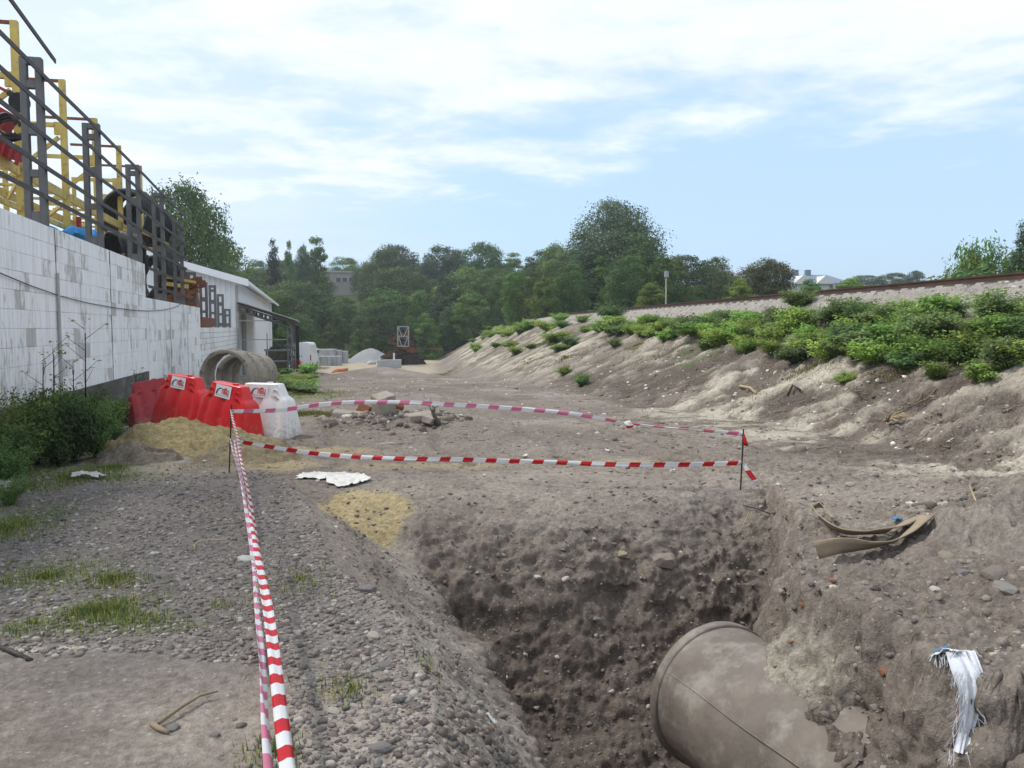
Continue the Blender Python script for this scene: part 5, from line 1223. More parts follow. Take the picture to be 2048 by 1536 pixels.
for i, (u, v, s_, cl, lb) in enumerate((
    (497, 1120, .085, G2, 'flat pale stone holding the tape down on the gravel'), (748, 1274, .060, PALE_, 'cream coloured stone on the gravel slope'), (770, 1335, .050, G1, 'grey stone beside a white chip on the gravel edge'),
    (735, 1180, .085, G1, 'large clod perched on the left rim of the pit'), (668, 1425, .045, PALE_, 'lumpy pale stone in the bare patch right of the tape'), (345, 1458, .045, G1, 'dark rounded stone at the end of the dry stalk'),
    (955, 1410, .05, G2, 'pale grey stone leaning at the lip of the pit'), (935, 1415, .05, G1, 'dark wedge stone next to the leaning pale grey stone'), (800, 1400, .05, G1, 'long grey stone upright at the broken edge'),
    (975, 1462, .04, BRK, 'brick red fragment in the broken edge of the pit'), (760, 1500, .06, G1, 'broad grey stone near the bottom of the picture'), (430, 1470, .03, G1, 'small grey stone on the bare patch'),
    (332, 918, .09, PALE_, 'pale broken stone at the foot of the sand heap'), (1330, 1120, .14, (.24, .20, .17), 'big smooth lump stuck in the far wall of the pit'), (1245, 1110, .06, OCH, 'ochre lump in the far wall of the pit'),
    (1130, 1160, .06, CHK, 'white chalk lump in the far wall of the pit'), (1075, 1155, .045, CHK, 'small chalk lump left of the larger one in the pit wall'), (1195, 1240, .05, G1, 'dark stone jutting low in the pit wall'),
    (1780, 1065, .06, PALE_, 'cream stone behind the bend of the flat hose'), (1765, 1080, .05, PALE_, 'pale stone tucked against the flat hose'), (1895, 1115, .065, (.26, .22, .17), 'brown lump right of the flat hose'), (1955, 1105, .075, (.22, .19, .155), 'large brown clod on the mound at the right'),
    (1990, 1150, .085, (.20, .17, .14), 'dark clod below the large brown one'), (2030, 1085, .08, PALE_, 'pale block on top of the mound at the right edge'), (1930, 1150, .07, G1, 'grey clod in front of the mound at the right'), (2010, 1180, .075, G2, 'flat grey slab at the foot of the right mound'), (1870, 1180, .04, CHK, 'white chip left of the flat grey slab'),
    (1665, 1163, .03, BRK, 'small orange brick chip in front of the flat hose'), (1605, 1210, .03, BRK, 'orange brick chip in the cut bank above the pipe'), (1583, 1285, .04, (.30, .20, .12), 'orange brown pebble beside the pipe collar'), (1775, 1345, .05, BRK, 'reddish lump in the bank right of the pipe'),
    (1700, 970, .05, PALE_, 'pale stone on the track right of the right stake'), (1520, 1015, .035, PALE_, 'small pale stone at the corner of the pit'), (1150, 900, .05, G2, 'stone lying just above the lower tape'), (1110, 915, .05, (.12, .10, .09), 'dark lump right at the lower tape'),
    (340, 1140, .0, 0, ''), (1005, 840, .06, PALE_, 'pale stone on the far ground in the middle'), (930, 870, .05, G2, 'small grey stone on the far ground'), (1230, 880, .06, (.13, .11, .095), 'dark clod on the ground behind the lower tape'))):
    if s_ == 0: continue
    c = hit(u, v, 2, 80); stone(c, s_*(.85 if u > 1000 or v < 1150 else .66), cl, lb, None, seed=i, cat='stone' if 'brick' not in lb else 'brick fragment', name='stone' if 'brick' not in lb else 'brick_fragment', m=(M_CONCL if i == 0 else None), flat=.35 if i == 0 else .65, rz=.5 if i == 0 else None)
# broken concrete in the middle distance
M_SLAB = mat('muddy_slab', (.30, .265, .22), .95, var=.25, scale=3, bump=.4, dirt=(.16, .12, .09), dirt_amt=.4)
def chunk(u, v, q_, dim, rot_, m, label, name='concrete_chunk', cat='concrete', jit=.03, lift=0.0, group=None):
    c = at(u, v, q_); mb = MB(); mb.box((0, 0, 0), dim, Euler(rot_).to_matrix(), jit=jit); z = sz(c.x, c.y); o = mb.build(name, m, None, bevel=.015); o.location = (c.x, c.y, z+dim[2]*.38+lift)
    return tag(o, label, cat, group)
chunk(768, 845, 13.4, (.34, .3, .38), (R(10), R(-12), .4), M_SLAB, 'squared concrete block standing among the rubble in the middle')
chunk(700, 842, 13.6, (.55, .28, .09), (R(6), R(4), -.1), M_SLAB, 'flat concrete slab left of the standing block')
chunk(735, 825, 14.6, (.32, .3, .22), (.3, .4, .7), M_RUST, 'rust stained lump behind the flat slab')
c = at(782, 828, 14.2); cb = Vector((c.x, c.y, sz(c.x, c.y)+.14)); mb = MB()
for k in range(4): mb.ring(cb+Vector((.05*k-.08, .02*k, 0)), (1, .3, .25), .15-.008*k, .11, .05, 18, .008)
tag(mb.build('metal_drum', M_GREY, None, True), 'small crushed grey metal coil on top of the concrete rubble', 'scrap')
chunk(795, 836, 13.8, (.16, .14, .2), (.5, .3, .2), M_RUST, 'reddish brown lump right of the crushed metal coil', jit=.04)
chunk(838, 845, 13.2, (.45, .3, .12), (R(8), R(-5), .3), M_SLAB, 'low pale slab right of the standing block')
chunk(862, 850, 13.0, (.26, .2, .14), (.2, .1, .9), M_SLAB, 'small broken slab next to the roots')
c = at(878, 853, 12.9); c.z = sz(c.x, c.y); mb = MB(); mb.tube([c, c+Vector((-.06, 0, .12)), c+Vector((-.1, 0, .22))], [.05, .035, .03], 7)
mb2 = MB()
for k in range(7): mb2.tube([c+Vector((-.09, 0, .2)), c+Vector((-.09+.05*math.sin(k*2.2), .04*math.cos(k), .28)), c+Vector((-.1+.17*math.sin(k*1.9), .1*math.cos(k*1.3), .30+.03*k))], [.010, .006, .002], 4)
t_ = mb.build('tree_root', M_BARK, None, True); tag(t_, 'broken root sticking up at the right of the concrete rubble', 'root'); mb2.build('rootlets', M_BARK, t_)
# scattered pale straw, sticks and roots
M_STRAW = mat('dry_straw', (.38, .29, .17), .9, var=.2); M_STICK = mat('weathered_stick', (.24, .185, .125), .9, var=.25)
def stick(pts_px, r_, m, label, name='stick', cat='stick', lift=.01, ql=2):
    P_ = [hit(u, v, ql, 80)+Vector((0, 0, lift+dz)) for u, v, dz in pts_px]; mb = MB(); mb.tube(P_, r_, 6); return tag(mb.build(name, m, None, True), label, cat)
stick([(318, 1455, .01), (360, 1428, .015), (400, 1405, .02), (436, 1396, .02)], [.009, .008, .006, .004], M_STICK, 'long dry stalk lying on the bare patch left of the tape')
stick([(302, 1452, .0), (318, 1462, .0), (336, 1470, .0)], [.010, .012, .008], M_STICK, 'short curved stick at the lower end of the dry stalk')
stick([(-40, 1285, .0), (20, 1306, .0), (62, 1322, -.01)], .014, M_STEELD, 'dark iron rod half buried at the left edge', 'iron_rod', 'rod')
stick([(390, 1104, .01), (388, 1096, .01), (400, 1090, .02), (430, 1088, .02), (455, 1086, .01)], .004, M_STRAW, 'curved yellow stalk lying on the gravel', 'dry_stalk', 'stalk')
stick([(1938, 1000, .10), (1955, 1030, .06), (1972, 1056, .01)], [.006, .006, .007], M_STRAW, 'thin pale stick standing in the soil at the right', 'dry_stalk', 'stalk')
stick([(1497, 1046, .06), (1484, 1070, .03), (1470, 1090, .03)], [.004, .004, .003], M_STRAW, 'thin root hanging from the corner of the pit', 'dry_root', 'root', lift=.04)
stick([(1485, 1018, .02), (1510, 1024, .02), (1540, 1030, .0)], .006, M_STEELD, 'bent dark wire at the right corner of the pit', 'wire', 'wire')
stick([(1700, 735, .1), (1760, 728, .15), (1850, 715, .2), (1920, 690, .1)], .012, M_STICK, 'long thin pole lying on the near slope below the green belt', 'pole', 'pole', ql=8)
stick([(1480, 775, .02), (1500, 783, .06), (1512, 790, .02)], .03, M_STRAW, 'light broken branch on the chalky slope', 'branch', 'branch', ql=8)
stick([(1575, 795, .02), (1585, 785, .12), (1600, 790, .08)], .02, M_STEELD, 'dark bent piece sticking out of the slope', 'bent_iron', 'scrap', ql=8)
stick([(760, 893, .02), (820, 886, .02), (780, 890, .02)], .010, M_PLAST, 'thin white strip on the ground in the middle', 'plastic_strip', 'strip')
t_ = None; rr2 = random.Random(3); c = hit(1775, 852, 5, 40)
for k in range(16):
    mb = MB(); a_ = rr2.uniform(-2.6, .4); ln_ = rr2.uniform(.12, .42); e_ = c+Vector((math.cos(a_)*ln_*.9, math.sin(a_)*ln_, rr2.uniform(.0, .25))); e_.z = max(e_.z, sz(e_.x, e_.y)+.02)
    mb.tube([c+Vector((0, 0, .06)), c.lerp(e_, .5)+Vector((0, 0, .07)), e_], [.014, .010, .003], 5)
    if t_ is None: t_ = empty('root_clump', (0, 0, 0), 0, 'clump of pale torn roots low on the near slope', 'roots')
    mb.build('root', M_STRAW, t_, True)

mb = MB(); r2 = random.Random(21)
def twig(c, ln_, r_):
    a_ = r2.uniform(0, 6.28); P_ = []
    for k in range(4):
        X_, Y_ = c.x+math.cos(a_)*ln_*k/3, c.y+math.sin(a_)*ln_*k/3; a_ += r2.uniform(-.5, .5)
        P_.append(Vector((X_, Y_, sz(X_, Y_)+.012+(.05*ln_*k if r2.random() < .4 else 0))))
    mb.tube(P_, [r_, r_, r_*.7, r_*.3], 4, False)
for k in range(170):
    c = hit(r2.uniform(1150, 2048), r2.uniform(700, 900), 8, 40); twig(c, r2.uniform(.10, .45), r2.uniform(.003, .010))
for k in range(90):
    c = hit(r2.uniform(560, 1500), r2.uniform(800, 950), 8, 40); twig(c, r2.uniform(.06, .28), r2.uniform(.003, .007))
for k in range(60):
    c = hit(r2.uniform(1560, 2048), r2.uniform(1000, 1330), 3, 12); twig(c, r2.uniform(.03, .14), r2.uniform(.0012, .003))
tag(mb.build('dry_twigs', M_STICK), kind='stuff')
# lumps of earth and broken concrete round the standing block
X, Y, q_, r_ = samp(60000, -3.6, -.6, 12.0, 15.5, lambda p_, q_, n_, t_, d_, dl_, bk_, r_: np.hypot((p_+2.0)/1.3, (q_-13.7)/1.3) < r_+.15, 83)
rocks('rubble_lumps', X[:900], Y[:900], .012+.10*np.random.default_rng(8).uniform(0, 1, len(X[:900]))**4, SC*3+CC[1:2]+[(.28, .25, .21)], sm, .75, .2, 85)
# ------------------------------------------------------------------ flat hose, cloths, plastic
def ribbon(name, pts, wid, m, label, cat, tilt, thick=.006, parent=None, sub=5, wob=0.0, seed=0):
    """strip along points; tilt 0 = lying flat, pi/2 = standing on edge"""
    P_ = []; T_ = []
    n = len(pts)
    for i in range(n-1):
        for k in range(sub):
            t_ = k/sub; p0, p1, p2, p3 = pts[max(i-1, 0)], pts[i], pts[i+1], pts[min(i+2, n-1)]
            P_.append(.5*((2*p1)+(p2-p0)*t_+(2*p0-5*p1+4*p2-p3)*t_*t_+(3*p1-p0-3*p2+p3)*t_**3)); T_.append(lerp(tilt[i], tilt[i+1], t_))
    P_.append(pts[-1]); T_.append(tilt[-1]); vs = []; r2 = random.Random(seed)
    for i, p_ in enumerate(P_):
        d = (P_[min(i+1, len(P_)-1)]-P_[max(i-1, 0)]).normalized(); sd = d.cross(Vector((0, 0, 1))).normalized(); up = sd.cross(d).normalized()
        a_ = T_[i]+r2.uniform(-wob, wob); w = (sd*math.cos(a_)+up*math.sin(a_)); nn_ = w.cross(d)
        for k in (-.5, -.17, .17, .5): vs.append(p_+w*wid*k+nn_*(.12*wid*(.25-k*k)))
    mb = MB(); mb.add(vs, [(i*4+k, (i+1)*4+k, (i+1)*4+k+1, i*4+k+1) for i in range(len(P_)-1) for k in range(3)])
    o = mb.build(name, m, parent, True); s_ = o.modifiers.new('thickness', 'SOLIDIFY'); s_.thickness = thick
    if label: tag(o, label, cat)
    return o
M_HOSE = mat('canvas_hose', (.30, .235, .165), .9, var=.12, scale=6, bump=.3, bscale=120, dirt=(.20, .16, .12), dirt_amt=.3)
hp = [(1628, 1040, .05), (1650, 1062, .03), (1690, 1078, .02), (1740, 1080, .02), (1790, 1074, .03), (1826, 1060, .04), (1846, 1054, .05)]
ribbon('flat_hose', [hit(u, v)+Vector((0, 0, dz+.03)) for u, v, dz in hp], .12, M_HOSE, 'canvas hose lying flat on the right bank, the far one of two lengths', 'hose', [.9, .9, .5, .4, .45, .35, .2], .008)
hp = [(1632, 1128, .06), (1680, 1122, .06), (1730, 1112, .035), (1775, 1102, .02), (1810, 1088, .02), (1834, 1068, .03), (1850, 1056, .05)]
ribbon('flat_hose', [hit(u, v)+Vector((0, 0, dz+.03)) for u, v, dz in hp], .125, M_HOSE, 'canvas hose lying flat on the right bank, the near length with its raised end', 'hose', [1.45, 1.25, .7, .5, .6, .5, .2], .008)
hp = [(1626, 1040, .06), (1640, 1032, .05), (1655, 1040, .03), (1668, 1052, .02)]
ribbon('hose_end', [hit(u, v)+Vector((0, 0, dz+.04)) for u, v, dz in hp], .06, M_HOSE, 'twisted loose end of the far canvas hose', 'hose', [1.2, 1.0, .6, .2], .006)
c = hit(1793, 1044); crumple('plastic_scrap', c+Vector((0, 0, .02)), .035, .03, .02, M_BLUE, 'small blue scrap of plastic behind the flat hose', 'scrap', seed=8, n=8)
# torn woven sack hanging over the cut bank
M_SACK = mat('woven_white_sack', (.62, .63, .66), .7, var=.1, scale=15, bump=.3, bscale=200, dirt=(.45, .40, .34), dirt_amt=.25)
sk = empty('torn_sack', (0, 0, 0), 0, 'ragged white woven sack hanging over the bank right of the pipe', 'sack')
def lip(u, v, q_): return at(u, v, q_)
ps = [hit(1868, 1322)+Vector((0, 0, .03)), hit(1895, 1318)+Vector((0, 0, .035)), hit(1922, 1322)+Vector((0, 0, .04))]
q_e = topq(ps[-1].x, ps[-1].y)[1]
CE = Vector((0, 0, EYE)); down = [CE+(hit(u, v)-CE)*.985 for u, v in ((1936, 1348), (1942, 1385), (1938, 1425), (1930, 1465), (1920, 1505))]
rbn = ribbon('cloth', [ps[0], ps[1], ps[2]], .10, M_SACK, None, None, [.2, .3, .4], .004, sk, 6, .2, 4)
# the hanging half is built facing the pit
vs = []; NN = 14; pth = [ps[1], ps[2]]+down; mb = MB()
for i, p_ in enumerate(pth):
    w_ = (.11, .15, .15, .12, .09, .07, .05)[i]
    for k in range(NN):
        x_ = (k/(NN-1)-.5)*w_; X_, Y_ = pq(x_, 0); vs.append(p_+Vector((X_, Y_, 0))+Vector((0, 0, 0))-Vector(pq(0, .009*math.sin(k*1.3+i*.7)+.012*random.uniform(-1, 1))+(0,)))
mb.add(vs, [(i*NN+k, i*NN+k+1, (i+1)*NN+k+1, (i+1)*NN+k) for i in range(len(pth)-1) for k in range(NN-1)])
mb.build('cloth', M_SACK, sk, True)
mb = MB(); r2 = random.Random(9)
for k in range(150):
    i = r2.randrange(1, len(pth)); b0 = pth[i]; s_ = r2.choice((-1, 1)); X_, Y_ = pq(s_*r2.uniform(.02, .07), -.02); a0 = b0+Vector((X_, Y_, r2.uniform(-.03, .03)))
    X2, Y2 = pq(s_*r2.uniform(.0, .05), -r2.uniform(0, .03)); mb.tube([a0, a0+Vector((X2*.6, Y2*.6, -.02)), a0+Vector((X2, Y2, -r2.uniform(.02, .08)))], .0012, 3, False)
for k in range(40):
    a0 = ps[0].lerp(ps[2], r2.random())+Vector((0, 0, .0)); X2, Y2 = pq(r2.uniform(-.06, .02), -r2.uniform(.02, .07)); mb.tube([a0, a0+Vector((X2*.5, Y2*.5, .01)), a0+Vector((X2, Y2, -r2.uniform(0, .05)))], .0012, 3, False)
tag(mb.build('loose_fibres', M_SACK, sk), kind='stuff')
mb = MB(); p0 = ps[0]+Vector((0, 0, .02)); mb.tube([p0, ps[1]+Vector((0, 0, .025))], .003, 4); mb.build('blue_thread', M_BLUE, sk)
# plastic sheet on the far rim, rags and the sack
c = hit(650, 955); crumple('plastic_sheet', c, .30, .17, .035, M_PLAST, 'dirty white plastic sheet at the left corner of the pit rim', 'plastic sheet', R(-15), 34, 11, .0, True)
c = hit(695, 962); crumple('plastic_sheet', c, .22, .20, .035, M_PLAST, 'crumpled end of the plastic sheet hanging over the rim', 'plastic sheet', R(20), 30, 15, .01, True)
c = hit(176, 957); crumple('white_rag', c, .17, .07, .05, M_PLAST, 'white rag lying on the grass by the weeds', 'rag', R(-20), 16, 21, .02, True)
c = hit(-5, 985); ss_ = stone(c, .20, (.7, .68, .65), 'stuffed white sack half hidden under the nettles at the left edge', None, 'stuffed_sack', 'sack', 77, .9, 0, M_PLAST)
for i, (u, v, lb) in enumerate(((252, 858, 'small white paper scrap at the end of the weeds'), (248, 870, 'lower white paper scrap at the end of the weeds'), (410, 926, 'white plastic scrap at the foot of the sand heap'), (1215, 905, 'pale scrap caught beside the lower tape'), (1050, 915, 'white plastic scrap under the lower tape'), (1345, 945, 'small white scrap near the right stake'), (985, 1450, 'tiny white scrap at the broken edge of the pit'))):
    c = hit(u, v); crumple('paper_scrap', c, .035, .022, .02, M_PLAST, lb, 'scrap', i*.7, 8, 30+i, .01, True)

# ------------------------------------------------------------------ stakes and barrier tape
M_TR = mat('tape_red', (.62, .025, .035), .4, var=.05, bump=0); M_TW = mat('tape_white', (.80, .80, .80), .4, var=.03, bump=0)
M_TP = mat('tape_sunlit_pink', (.72, .25, .38), .4, var=.05, bump=0)  # red film with light behind it, the glow put into the colour
for m_ in (M_TR, M_TW, M_TP):   # thin film lets some light through
    t_ = m_.node_tree; b_ = t_.nodes['Principled BSDF']; tl = t_.nodes.new('ShaderNodeBsdfTranslucent'); ms = t_.nodes.new('ShaderNodeMixShader'); ms.inputs[0].default_value = .4
    src = b_.inputs['Base Color'].links[0].from_socket; t_.links.new(src, tl.inputs[0]); t_.links.new(b_.outputs[0], ms.inputs[1]); t_.links.new(tl.outputs[0], ms.inputs[2]); t_.links.new(ms.outputs[0], t_.nodes['Material Output'].inputs[0])
s1b = hit(457, 946); s1t = at(463, 808, topq(s1b.x, s1b.y)[1])
s2b = hit(1480, 980); s2t = at(1487, 858, topq(s2b.x, s2b.y)[1])
Q1, Q2 = topq(s1b.x, s1b.y)[1], topq(s2b.x, s2b.y)[1]
for a0, b0, lb in ((s1b, s1t, 'thin rusty iron stake beside the sand heap, left end of the tape'), (s2b, s2t, 'thin rusty iron stake at the right end of the tape')):
    mb = MB(); mb.tube([a0-Vector((0, 0, .12)), a0.lerp(b0, .5)+Vector((.004, 0, 0)), b0], .0085, 7); tag(mb.build('iron_stake', M_STEELD), lb, 'stake')
def tape(pts, wid, cols, period, red_frac, label, tw, parent=None, name='barrier_tape', fold=.0, phase=0.0):
    """tape with slanting stripes: cut into short slices, colour by slice"""
    P_ = []; T_ = []; n = len(pts); sub = 40
    for i in range(n-1):
        for k in range(sub):
            t_ = k/sub; p0, p1, p2, p3 = pts[max(i-1, 0)], pts[i], pts[i+1], pts[min(i+2, n-1)]
            P_.append(.5*((2*p1)+(p2-p0)*t_+(2*p0-5*p1+4*p2-p3)*t_*t_+(3*p1-p0-3*p2+p3)*t_**3)); T_.append(lerp(tw[i], tw[i+1], t_))
    P_.append(pts[-1]); T_.append(tw[-1])
    acc = [0.0]
    for a0, b0 in zip(P_[:-1], P_[1:]): acc.append(acc[-1]+(b0-a0).length)
    # resample on stripe edges
    edges = []; s_ = -phase; k = 0
    while s_ < acc[-1]:
        if s_ > 0: edges.append((s_, k % 2))
        s_ += period*(red_frac if k % 2 == 0 else 1-red_frac); k += 1
    first = 0 if (edges and edges[0][1] == 1) else 1
    S_ = sorted(set([0.0]+[e for e, _ in edges]+[acc[-1]]+list(np.arange(.04, acc[-1], .05))))
    S_ = [s_ for i, s_ in enumerate(S_) if i == 0 or s_-S_[i-1] > 1e-4]
    es = [e for e, _ in edges]; vs = []; fs = []; mi = []; sl = wid*.45
    def pos(s_):
        s_ = min(max(s_, 0), acc[-1]); j = min(max(np.searchsorted(acc, s_)-1, 0), len(P_)-2); f = (s_-acc[j])/max(acc[j+1]-acc[j], 1e-9); return P_[j].lerp(P_[j+1], f), lerp(T_[j], T_[j+1], f), (P_[min(j+2, len(P_)-1)]-P_[max(j-1, 0)]).normalized()
    M_ = 5
    for s_ in S_:
        for k in range(M_):
            w = k/(M_-1)-.5; p_, a_, d = pos(s_+w*sl); sd = d.cross(Vector((0, 0, 1))).normalized(); up = sd.cross(d).normalized(); wd = sd*math.cos(a_)+up*math.sin(a_); nn_ = wd.cross(d)
            vs.append(p_+wd*wid*w+nn_*(wid*fold*math.sin(w*6.0+s_*3)))
    for i in range(len(S_)-1):
        m0 = (S_[i]+S_[i+1])/2; c_ = (int(np.searchsorted(es, m0))+first) % 2
        for k in range(M_-1): fs.append((i*M_+k, (i+1)*M_+k, (i+1)*M_+k+1, i*M_+k+1)); mi.append(c_)
    mb = MB(); mb.add(vs, fs); mb.mi = mi; o = mb.build(name, list(cols), parent, True); sd_ = o.modifiers.new('thickness', 'SOLIDIFY'); sd_.thickness = .0008
    if label: tag(o, label, 'barrier tape', 'red and white tape strung round the pit')
    return o
V2 = math.pi/2
def tp(l_): return [at(u, v, q_) for u, v, q_ in l_]
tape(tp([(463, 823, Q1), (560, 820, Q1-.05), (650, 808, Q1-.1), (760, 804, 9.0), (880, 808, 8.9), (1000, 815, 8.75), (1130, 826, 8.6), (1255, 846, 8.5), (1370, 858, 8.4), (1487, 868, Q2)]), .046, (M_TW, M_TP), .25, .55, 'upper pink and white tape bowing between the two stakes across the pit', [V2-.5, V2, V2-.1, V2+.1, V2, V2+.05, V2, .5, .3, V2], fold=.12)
tape(tp([(463, 880, Q1), (520, 890, Q1-.05), (640, 908, 9.0), (780, 917, 8.8), (920, 919, 8.7), (1080, 924, 8.55), (1230, 929, 8.45), (1370, 929, 8.35), (1483, 926, Q2)]), .048, (M_TW, M_TR), .25, .55, 'lower red and white tape sagging between the two stakes', [V2-.6, V2-.3, V2, V2+.1, V2, V2-.15, V2+.1, V2-.1, V2], fold=.15)
tape(tp([(463, 822, Q1), (472, 865, 7.9), (482, 912, 6.9), (493, 968, 6.0), (505, 1040, 5.2), (520, 1128, 4.4), (536, 1225, 3.7), (553, 1350, 3.05), (571, 1500, 2.6), (590, 1640, 2.25)]), .052, (M_TW, M_TR), .155, .52, 'broad red and white tape running from the left stake toward the viewer', [1.0, .9, .9, 1.1, .8, .6, .3, .25, .2, .2], fold=.10)
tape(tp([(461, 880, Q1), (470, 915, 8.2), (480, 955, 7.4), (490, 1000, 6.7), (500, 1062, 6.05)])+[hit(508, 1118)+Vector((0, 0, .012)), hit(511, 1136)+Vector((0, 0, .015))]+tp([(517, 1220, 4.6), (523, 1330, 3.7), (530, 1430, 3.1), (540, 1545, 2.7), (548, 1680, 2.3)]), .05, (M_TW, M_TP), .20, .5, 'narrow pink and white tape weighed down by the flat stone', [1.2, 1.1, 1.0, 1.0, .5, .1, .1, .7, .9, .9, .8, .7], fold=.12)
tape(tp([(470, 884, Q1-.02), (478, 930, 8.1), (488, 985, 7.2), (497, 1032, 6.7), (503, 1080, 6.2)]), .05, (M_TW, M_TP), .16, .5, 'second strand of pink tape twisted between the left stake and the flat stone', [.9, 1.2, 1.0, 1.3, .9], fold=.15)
tape(tp([(1486, 928, Q2), (1498, 945, Q2-.05), (1514, 966, Q2-.12)]), .05, (M_TW, M_TR), .2, .4, 'short loose tail of tape hanging from the right stake to the ground', [V2, V2+.3, V2], fold=.1)
tape(tp([(1486, 868, Q2), (1490, 880, Q2-.03), (1492, 892, Q2-.04)]), .045, (M_TW, M_TR), .3, .8, 'red tape knot end fluttering at the top of the right stake', [V2, V2, V2], fold=.2)
tape(tp([(1252, 842, 8.48), (1258, 850, 8.46), (1262, 856, 8.45)]), .07, (M_TW, M_TR), .10, .6, 'small knot in the upper tape', [V2, V2+.6, V2], fold=.3)
for a0, dz in ((s1t, -.07), (s1b.lerp(s1t, .45), 0), (s2b.lerp(s2t, .44), 0)):
    pass

# ------------------------------------------------------------------ the far yard
M_VAN = mat('white_van_paint', (.74, .76, .78), .3, var=.03, bump=0, spec=.5); M_GLASS = mat('dark_glass', (.02, .025, .03), .15, var=0, bump=0, spec=.6); M_LAMP = mat('red_lamp_plastic', (.30, .01, .01), .3, bump=0)
c = at(602, 742, 75); zb = sz(c.x, c.y); van = empty('parked_van', (c.x, c.y, zb), R(-8), 'white high roof van parked beyond the canopy, seen from behind', 'van')
mb = MB(); prof = [(-.92, .35), (-.95, .9), (-.93, 1.5), (-.84, 2.25), (-.70, 2.42), (0, 2.47), (.70, 2.42), (.84, 2.25), (.93, 1.5), (.95, .9), (.92, .35)]
vs = [(x, 0, z) for x, z in prof]+[(x, 3.9, z) for x, z in prof]+[(x*.97, 4.9, min(z, 1.35)) for x, z in prof]; n = len(prof)
fs = [tuple(range(n))]+[(j*n+i, j*n+i+1, (j+1)*n+i+1, (j+1)*n+i) for j in range(2) for i in range(n-1)]+[tuple(range(3*n-1, 2*n-1, -1))]+[(j*n+n-1, j*n, (j+1)*n, (j+1)*n+n-1) for j in range(2)]
mb.add(vs, fs); mb.build('body', M_VAN, van, bevel=.03)
for sx in (-1, 1):
    mb = MB(); mb.box((sx*.43, -.02, 1.35), (.80, .03, 1.85)); d_ = mb.build('rear_door', M_VAN, van, bevel=.01)
    mb = MB(); mb.box((sx*.1, -.05, 1.2), (.04, .03, .16)); mb.build('door_handle', M_BLACK, d_)
    mb = MB(); mb.box((sx*.88, -.03, 1.1), (.09, .05, .5)); mb.build('tail_light', M_LAMP, van, bevel=.01)
    for y in (.9, 4.0): mb = MB(); mb.tube([(sx*.72, y, .33), (sx*.95, y, .33)], .33, 18); mb.build('wheel', M_BLACK, van)
    mb = MB(); mb.box((sx*1.05, 3.9, 1.55), (.16, .08, .28)); mb.build('wing_mirror', M_BLACK, van)
mb = MB(); mb.box((0, -.06, .38), (1.8, .1, .16)); mb.build('bumper', M_BLACK, van, bevel=.02)
mb = MB(); mb.box((0, -.045, .68), (.5, .02, .11)); mb.build('number_plate', M_PLAST, van)
M_BLK = mat('pale_grey_block', (.40, .41, .42), .95, var=.12, scale=2, bump=.3)
blk = [(651, 714, 698, 38, 89, 1.5, 'large grey concrete block at the back left of the block stack'), (670, 713, 700, 24, 90, 1.2, 'square grey block in the back row of the stack'), (683, 720, 702, 22, 91, 1.2, 'grey block at the right end of the stack'), (651, 727, 712, 26, 84, 1.0, 'grey block in the front row, left one'), (671, 726, 712, 22, 84.5, 1.0, 'grey block in the front row, right one')]
for u, vb, vt, wp, q_, dp, lb in blk:
    c = at(u, vb, q_); ct = at(u, vt, q_); z0 = min(c.z, sz(c.x, c.y)+ (0 if vb > 715 else .9)); w_ = wp*q_/FPX
    t = empty('concrete_block', (c.x, c.y, 0), R(-18), lb, 'concrete block', 'concrete blocks stacked in the yard'); z1 = ct.z
    zg = sz(c.x, c.y)-.02
    mb = MB(); mb.box((0, 0, (zg+z1)/2), (w_, dp, z1-zg)); mb.build('block_body', M_BLK, t, bevel=.03)
    mb = MB(); mb.ring((0, 0, z1+.02), (1, 0, 0), .09, .06, .03, 12); mb.build('lifting_loop', M_STEELD, t)
    for k in (-.25, .25):
        mb = MB(); mb.box((k*w_, -dp/2-.01, (zg+z1)/2), (.03, .03, z1-zg-.1)); mb.build('seam', M_CONC, t)
c = at(633, 726, 80); ct = at(634, 698, 80); mb = MB(); mb.box((0, 0, 0), (.35, 1.6, ct.z-c.z+.05), Euler((0, R(4), 0)).to_matrix()); o = mb.build('leaning_board', M_WHITEM); o.location = (c.x, c.y, (c.z+ct.z)/2); tag(o, 'white panel standing on end left of the concrete blocks', 'panel')
c = at(623, 727, 82); ct = at(623, 700, 82); mb = MB(); mb.box((0, 0, 0), (.9, .3, ct.z-c.z)); o = mb.build('dark_gate', M_STEELD); o.location = (c.x, c.y+.6, (c.z+ct.z)/2); tag(o, 'dark gate leaf between the van and the white panel', 'gate')
mx_ = empty('cement_mixer', tuple(ground_at(592, 745, 50)), 0, 'red round drum of a mixer beside the canopy post', 'mixer'); c = at(592, 727, 50)-mx_.location
mb = MB(); mb.tube([c+Vector((-.28, -.1, 0)), c+Vector((-.15, -.1, 0)), c+Vector((.1, -.05, 0)), c+Vector((.26, 0, 0))], [.14, .27, .27, .18], 18); mb.build('drum', mat('bright_red_drum', (.60, .05, .04), .5, var=.15), mx_, True)
mb = MB(); mb.bar(c+Vector((-.25, 0, -.1)), c*0+Vector((-.35, 0, -.2)), .05); mb.bar(c+Vector((.25, 0, -.1)), Vector((.35, 0, -.2)), .05); mb.build('stand', M_STEELD, mx_)
chunk(616, 742, 52, (.75, .6, .42), (0, 0, .2), M_RUST, 'rust brown metal box on the ground below the van', 'rusty_box', 'box', .02)
chunk(612, 762, 33, (.75, .3, .12), (0, R(18), -.4), M_SLAB, 'tilted concrete slab by the weeds at the canopy post')
